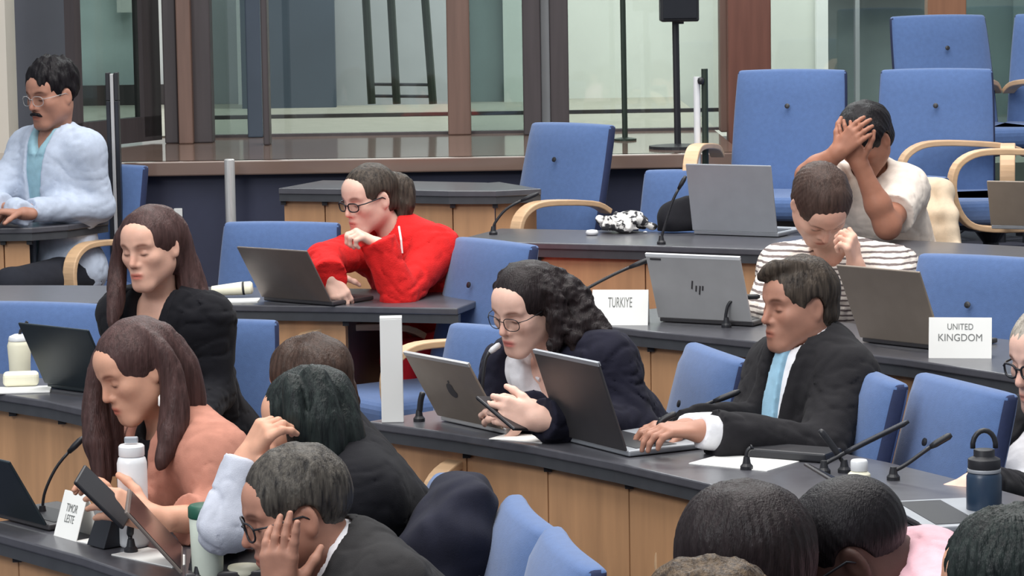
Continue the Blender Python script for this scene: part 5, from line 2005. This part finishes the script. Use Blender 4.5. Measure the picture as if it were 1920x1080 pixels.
def cloth_thing(name, label, cat, m, y, chains, lo, hi, res=0.006, fold=0.02, freq=(14, 14, 20), zmin=None, base=None, ells=()):
    g = Grid(lo, hi, res)
    for pts, rs, k in chains:
        g.chain([V3(p) for p in pts], rs, k)
    X, Y, Z = g.coords()
    wv = vnoise(X * 9, Y * 9, Z * 9)
    g.f += (fold * vnoise(X * freq[0] + 3 * wv, Y * freq[1], Z * freq[2])).astype(np.float32)
    if zmin is not None:
        g.f = np.maximum(g.f, (zmin - Z).astype(np.float32))
    F = g.f
    F[[0, -1]] = 0.1
    F[:, [0, -1]] = 0.1
    F[:, :, [0, -1]] = 0.1
    V_, Q_ = g.mesh(F)
    b0 = base if base is not None else np.array([V_[:, 0].mean(), V_[:, 1].mean(), V_[:, 2].min()])
    o = np_mesh(name, V_, Q_, m, None, b0, it=2)
    o.location = Vector(b0)
    return tag(o, label, cat)


# dark coat draped over a chair of the front row
P_ = lambda x, yy, d: pt(x, yy, d)
chair_back(800, 6.12, 78, FL[1] - 0.02, 'blue chair hidden under the dark draped coat')
cloth_thing('draped_coat', 'dark navy coat draped over a chair back in the front row', 'coat', CL['coat'], 6.1, [
    ([P_(858, 950, 6.34), P_(872, 936, 6.15), P_(880, 946, 5.96)], [0.045, 0.05, 0.045], 0.03),
    ([P_(866, 950, 6.15), P_(862, 1010, 6.12), P_(852, 1130, 6.1)], [0.055, 0.075, 0.09], 0.05),
    ([P_(846, 962, 6.30), P_(822, 1012, 6.26), P_(806, 1120, 6.22)], [0.04, 0.06, 0.07], 0.05),
    ([P_(876, 955, 5.96), P_(882, 1030, 5.94), P_(872, 1130, 5.92)], [0.045, 0.05, 0.05], 0.04),
    ([P_(850, 945, 6.12), P_(824, 1000, 6.02), P_(800, 1060, 5.96), P_(790, 1140, 5.94)], [0.045, 0.06, 0.07, 0.08], 0.05),
    ([P_(862, 948, 6.0), P_(842, 1010, 5.92), P_(832, 1130, 5.9)], [0.045, 0.06, 0.07], 0.05)],
    V3(P_(700, 1170, 6.1)) - np.array([0, .35, 0.05]), V3(P_(980, 860, 6.1)) + np.array([0, .35, 0]))
# beige jacket behind the person in the cream tee
chair_back(1664, 10.62, 40, FL[4], 'blue chair hidden under the draped beige jacket')
cloth_thing('draped_jacket', 'beige jacket draped over the chair behind the person in the cream tee shirt', 'jacket', CL['beige'], 10.5, [
    ([P_(1705, 362, 10.62), P_(1740, 352, 10.58), P_(1768, 358, 10.50)], [0.04, 0.045, 0.035], 0.03),
    ([P_(1712, 370, 10.58), P_(1720, 430, 10.52), P_(1726, 520, 10.48)], [0.05, 0.06, 0.065], 0.05),
    ([P_(1748, 365, 10.52), P_(1756, 430, 10.46), P_(1760, 520, 10.42)], [0.04, 0.045, 0.05], 0.03),
    ([P_(1768, 370, 10.48), P_(1782, 430, 10.42), P_(1792, 520, 10.38)], [0.03, 0.035, 0.04], 0.02)],
    V3(P_(1650, 540, 10.5)) - np.array([0, .3, 0]), V3(P_(1840, 330, 10.5)) + np.array([0, .3, 0]), fold=0.03)
# crumpled black and white scarf
p0 = pz(1170, 436, ZT[4])
def D_(x, yy, dd=0.0):
    v = pt(x, yy, p0.y + dd)
    return v


M['scarf'] = mat('black_white_scarf', (56, 56, 60), 0.9, var=0.2, scale=34, rgb2=(232, 230, 226))
_rp = [n for n in M['scarf'].node_tree.nodes if n.type == 'VALTORGB'][0]
_rp.color_ramp.elements[0].position, _rp.color_ramp.elements[1].position = 0.47, 0.53
cloth_thing('crumpled_scarf', 'crumpled black and white scarf on the dark desk', 'scarf', M['scarf'], p0.y, [
    ([D_(1118, 412), D_(1145, 418, -.03), D_(1170, 408), D_(1195, 410, -.02), D_(1220, 424)], [0.016, 0.02, 0.024, 0.024, 0.014], 0.02),
    ([D_(1135, 425, -.05), D_(1170, 426, -.05), D_(1212, 430, -.05)], [0.012, 0.016, 0.010], 0.02),
    ([D_(1140, 420, .05), D_(1180, 412, .06), D_(1205, 420, .05)], [0.02, 0.03, 0.02], 0.02)],
    V3((p0.x - 0.16, p0.y - 0.12, ZT[4] + 0.001)), V3((p0.x + 0.16, p0.y + 0.14, ZT[4] + 0.12)), res=0.0035, fold=0.034, freq=(34, 34, 40), zmin=ZT[4] + 0.001)
p1 = pz(1272, 440, ZT[4])
cloth_thing('soft_bag', 'black soft bag beside the pale grey laptop', 'bag', CL['black'], p1.y, [
    ([pt(1246, 432, p1.y + .1), pt(1262, 408, p1.y + .1), pt(1292, 392, p1.y + .12)], [0.03, 0.045, 0.045], 0.04),
    ([pt(1262, 425, p1.y + .08), pt(1298, 420, p1.y + .1)], [0.04, 0.05], 0.04)],
    V3((p1.x - 0.14, p1.y - 0.06, ZT[4] + 0.001)), V3((p1.x + 0.2, p1.y + 0.3, ZT[4] + 0.2)), fold=0.02, zmin=ZT[4] + 0.001)


# phones in hands
def phone(px, py, y, rot, label):
    q = B()
    q.box((0, 0, 0), (0.072, 0.008, 0.148))
    r = empty('mobile_phone', pt(px, py, y), 0, label, 'phone', 'phones held in hands')
    r.rotation_euler = rot
    q.build('shell', M['black_plastic'], r, bevel=0.004)
    q = B()
    q.box((0, 0.0045, 0), (0.066, 0.001, 0.14))
    q.build('screen', M['screen'], r)
    return r


phone(194, 932, 6.26, (R(-38), R(-22), R(78)), 'dark phone held by the person in the dusty pink top')
phone(945, 775, 7.16, (R(-62), R(8), R(50)), 'dark phone held by the person with curly dark hair')
# ------------------------------------------------------------------ light


def area(name, loc, rot, size, power, col=(1, 1, 1), sy=None):
    d = bpy.data.lights.new(name, 'AREA')
    d.energy = power
    d.color = col
    d.shape = 'RECTANGLE'
    d.size = size
    d.size_y = sy or size
    o = bpy.data.objects.new(name, d)
    o.location = loc
    o.rotation_euler = rot
    C.objects.link(o)
    return o


area('hall_ceiling_lamp', (-1.0, 5.0, 6.0), (0, 0, 0), 5.0, 330, (1.0, 0.97, 0.93), 5.0)
area('hall_ceiling_lamp', (1.0, 9.5, 6.0), (0, 0, 0), 5.0, 330, (1.0, 0.97, 0.94), 3.5)
area('front_fill', (-4.0, 0.5, 5.0), (R(52), 0, R(-35)), 3.0, 260, (0.95, 0.97, 1.0), 2.0)  # added soft fill from the front, no lamp known there
area('lobby_ceiling_lamp', (-0.5, 15.2, 5.2), (0, 0, 0), 6.0, 260, (0.96, 1.0, 0.98), 1.6)
area('lobby_ceiling_lamp', (1.3, 15.0, 4.2), (R(20), 0, 0), 2.2, 90, (0.96, 1.0, 0.98), 1.0)

w = bpy.data.worlds.new('world')
bpy.context.scene.world = w
w.use_nodes = True
bg = w.node_tree.nodes['Background']
bg.inputs['Color'].default_value = (0.86, 0.92, 1.0, 1)
bg.inputs['Strength'].default_value = 0.46
vs = bpy.context.scene.view_settings
vs.view_transform = 'Standard'
vs.look = 'None'
vs.exposure = 0.0
vs.gamma = 1.0
vs.use_curve_mapping = False
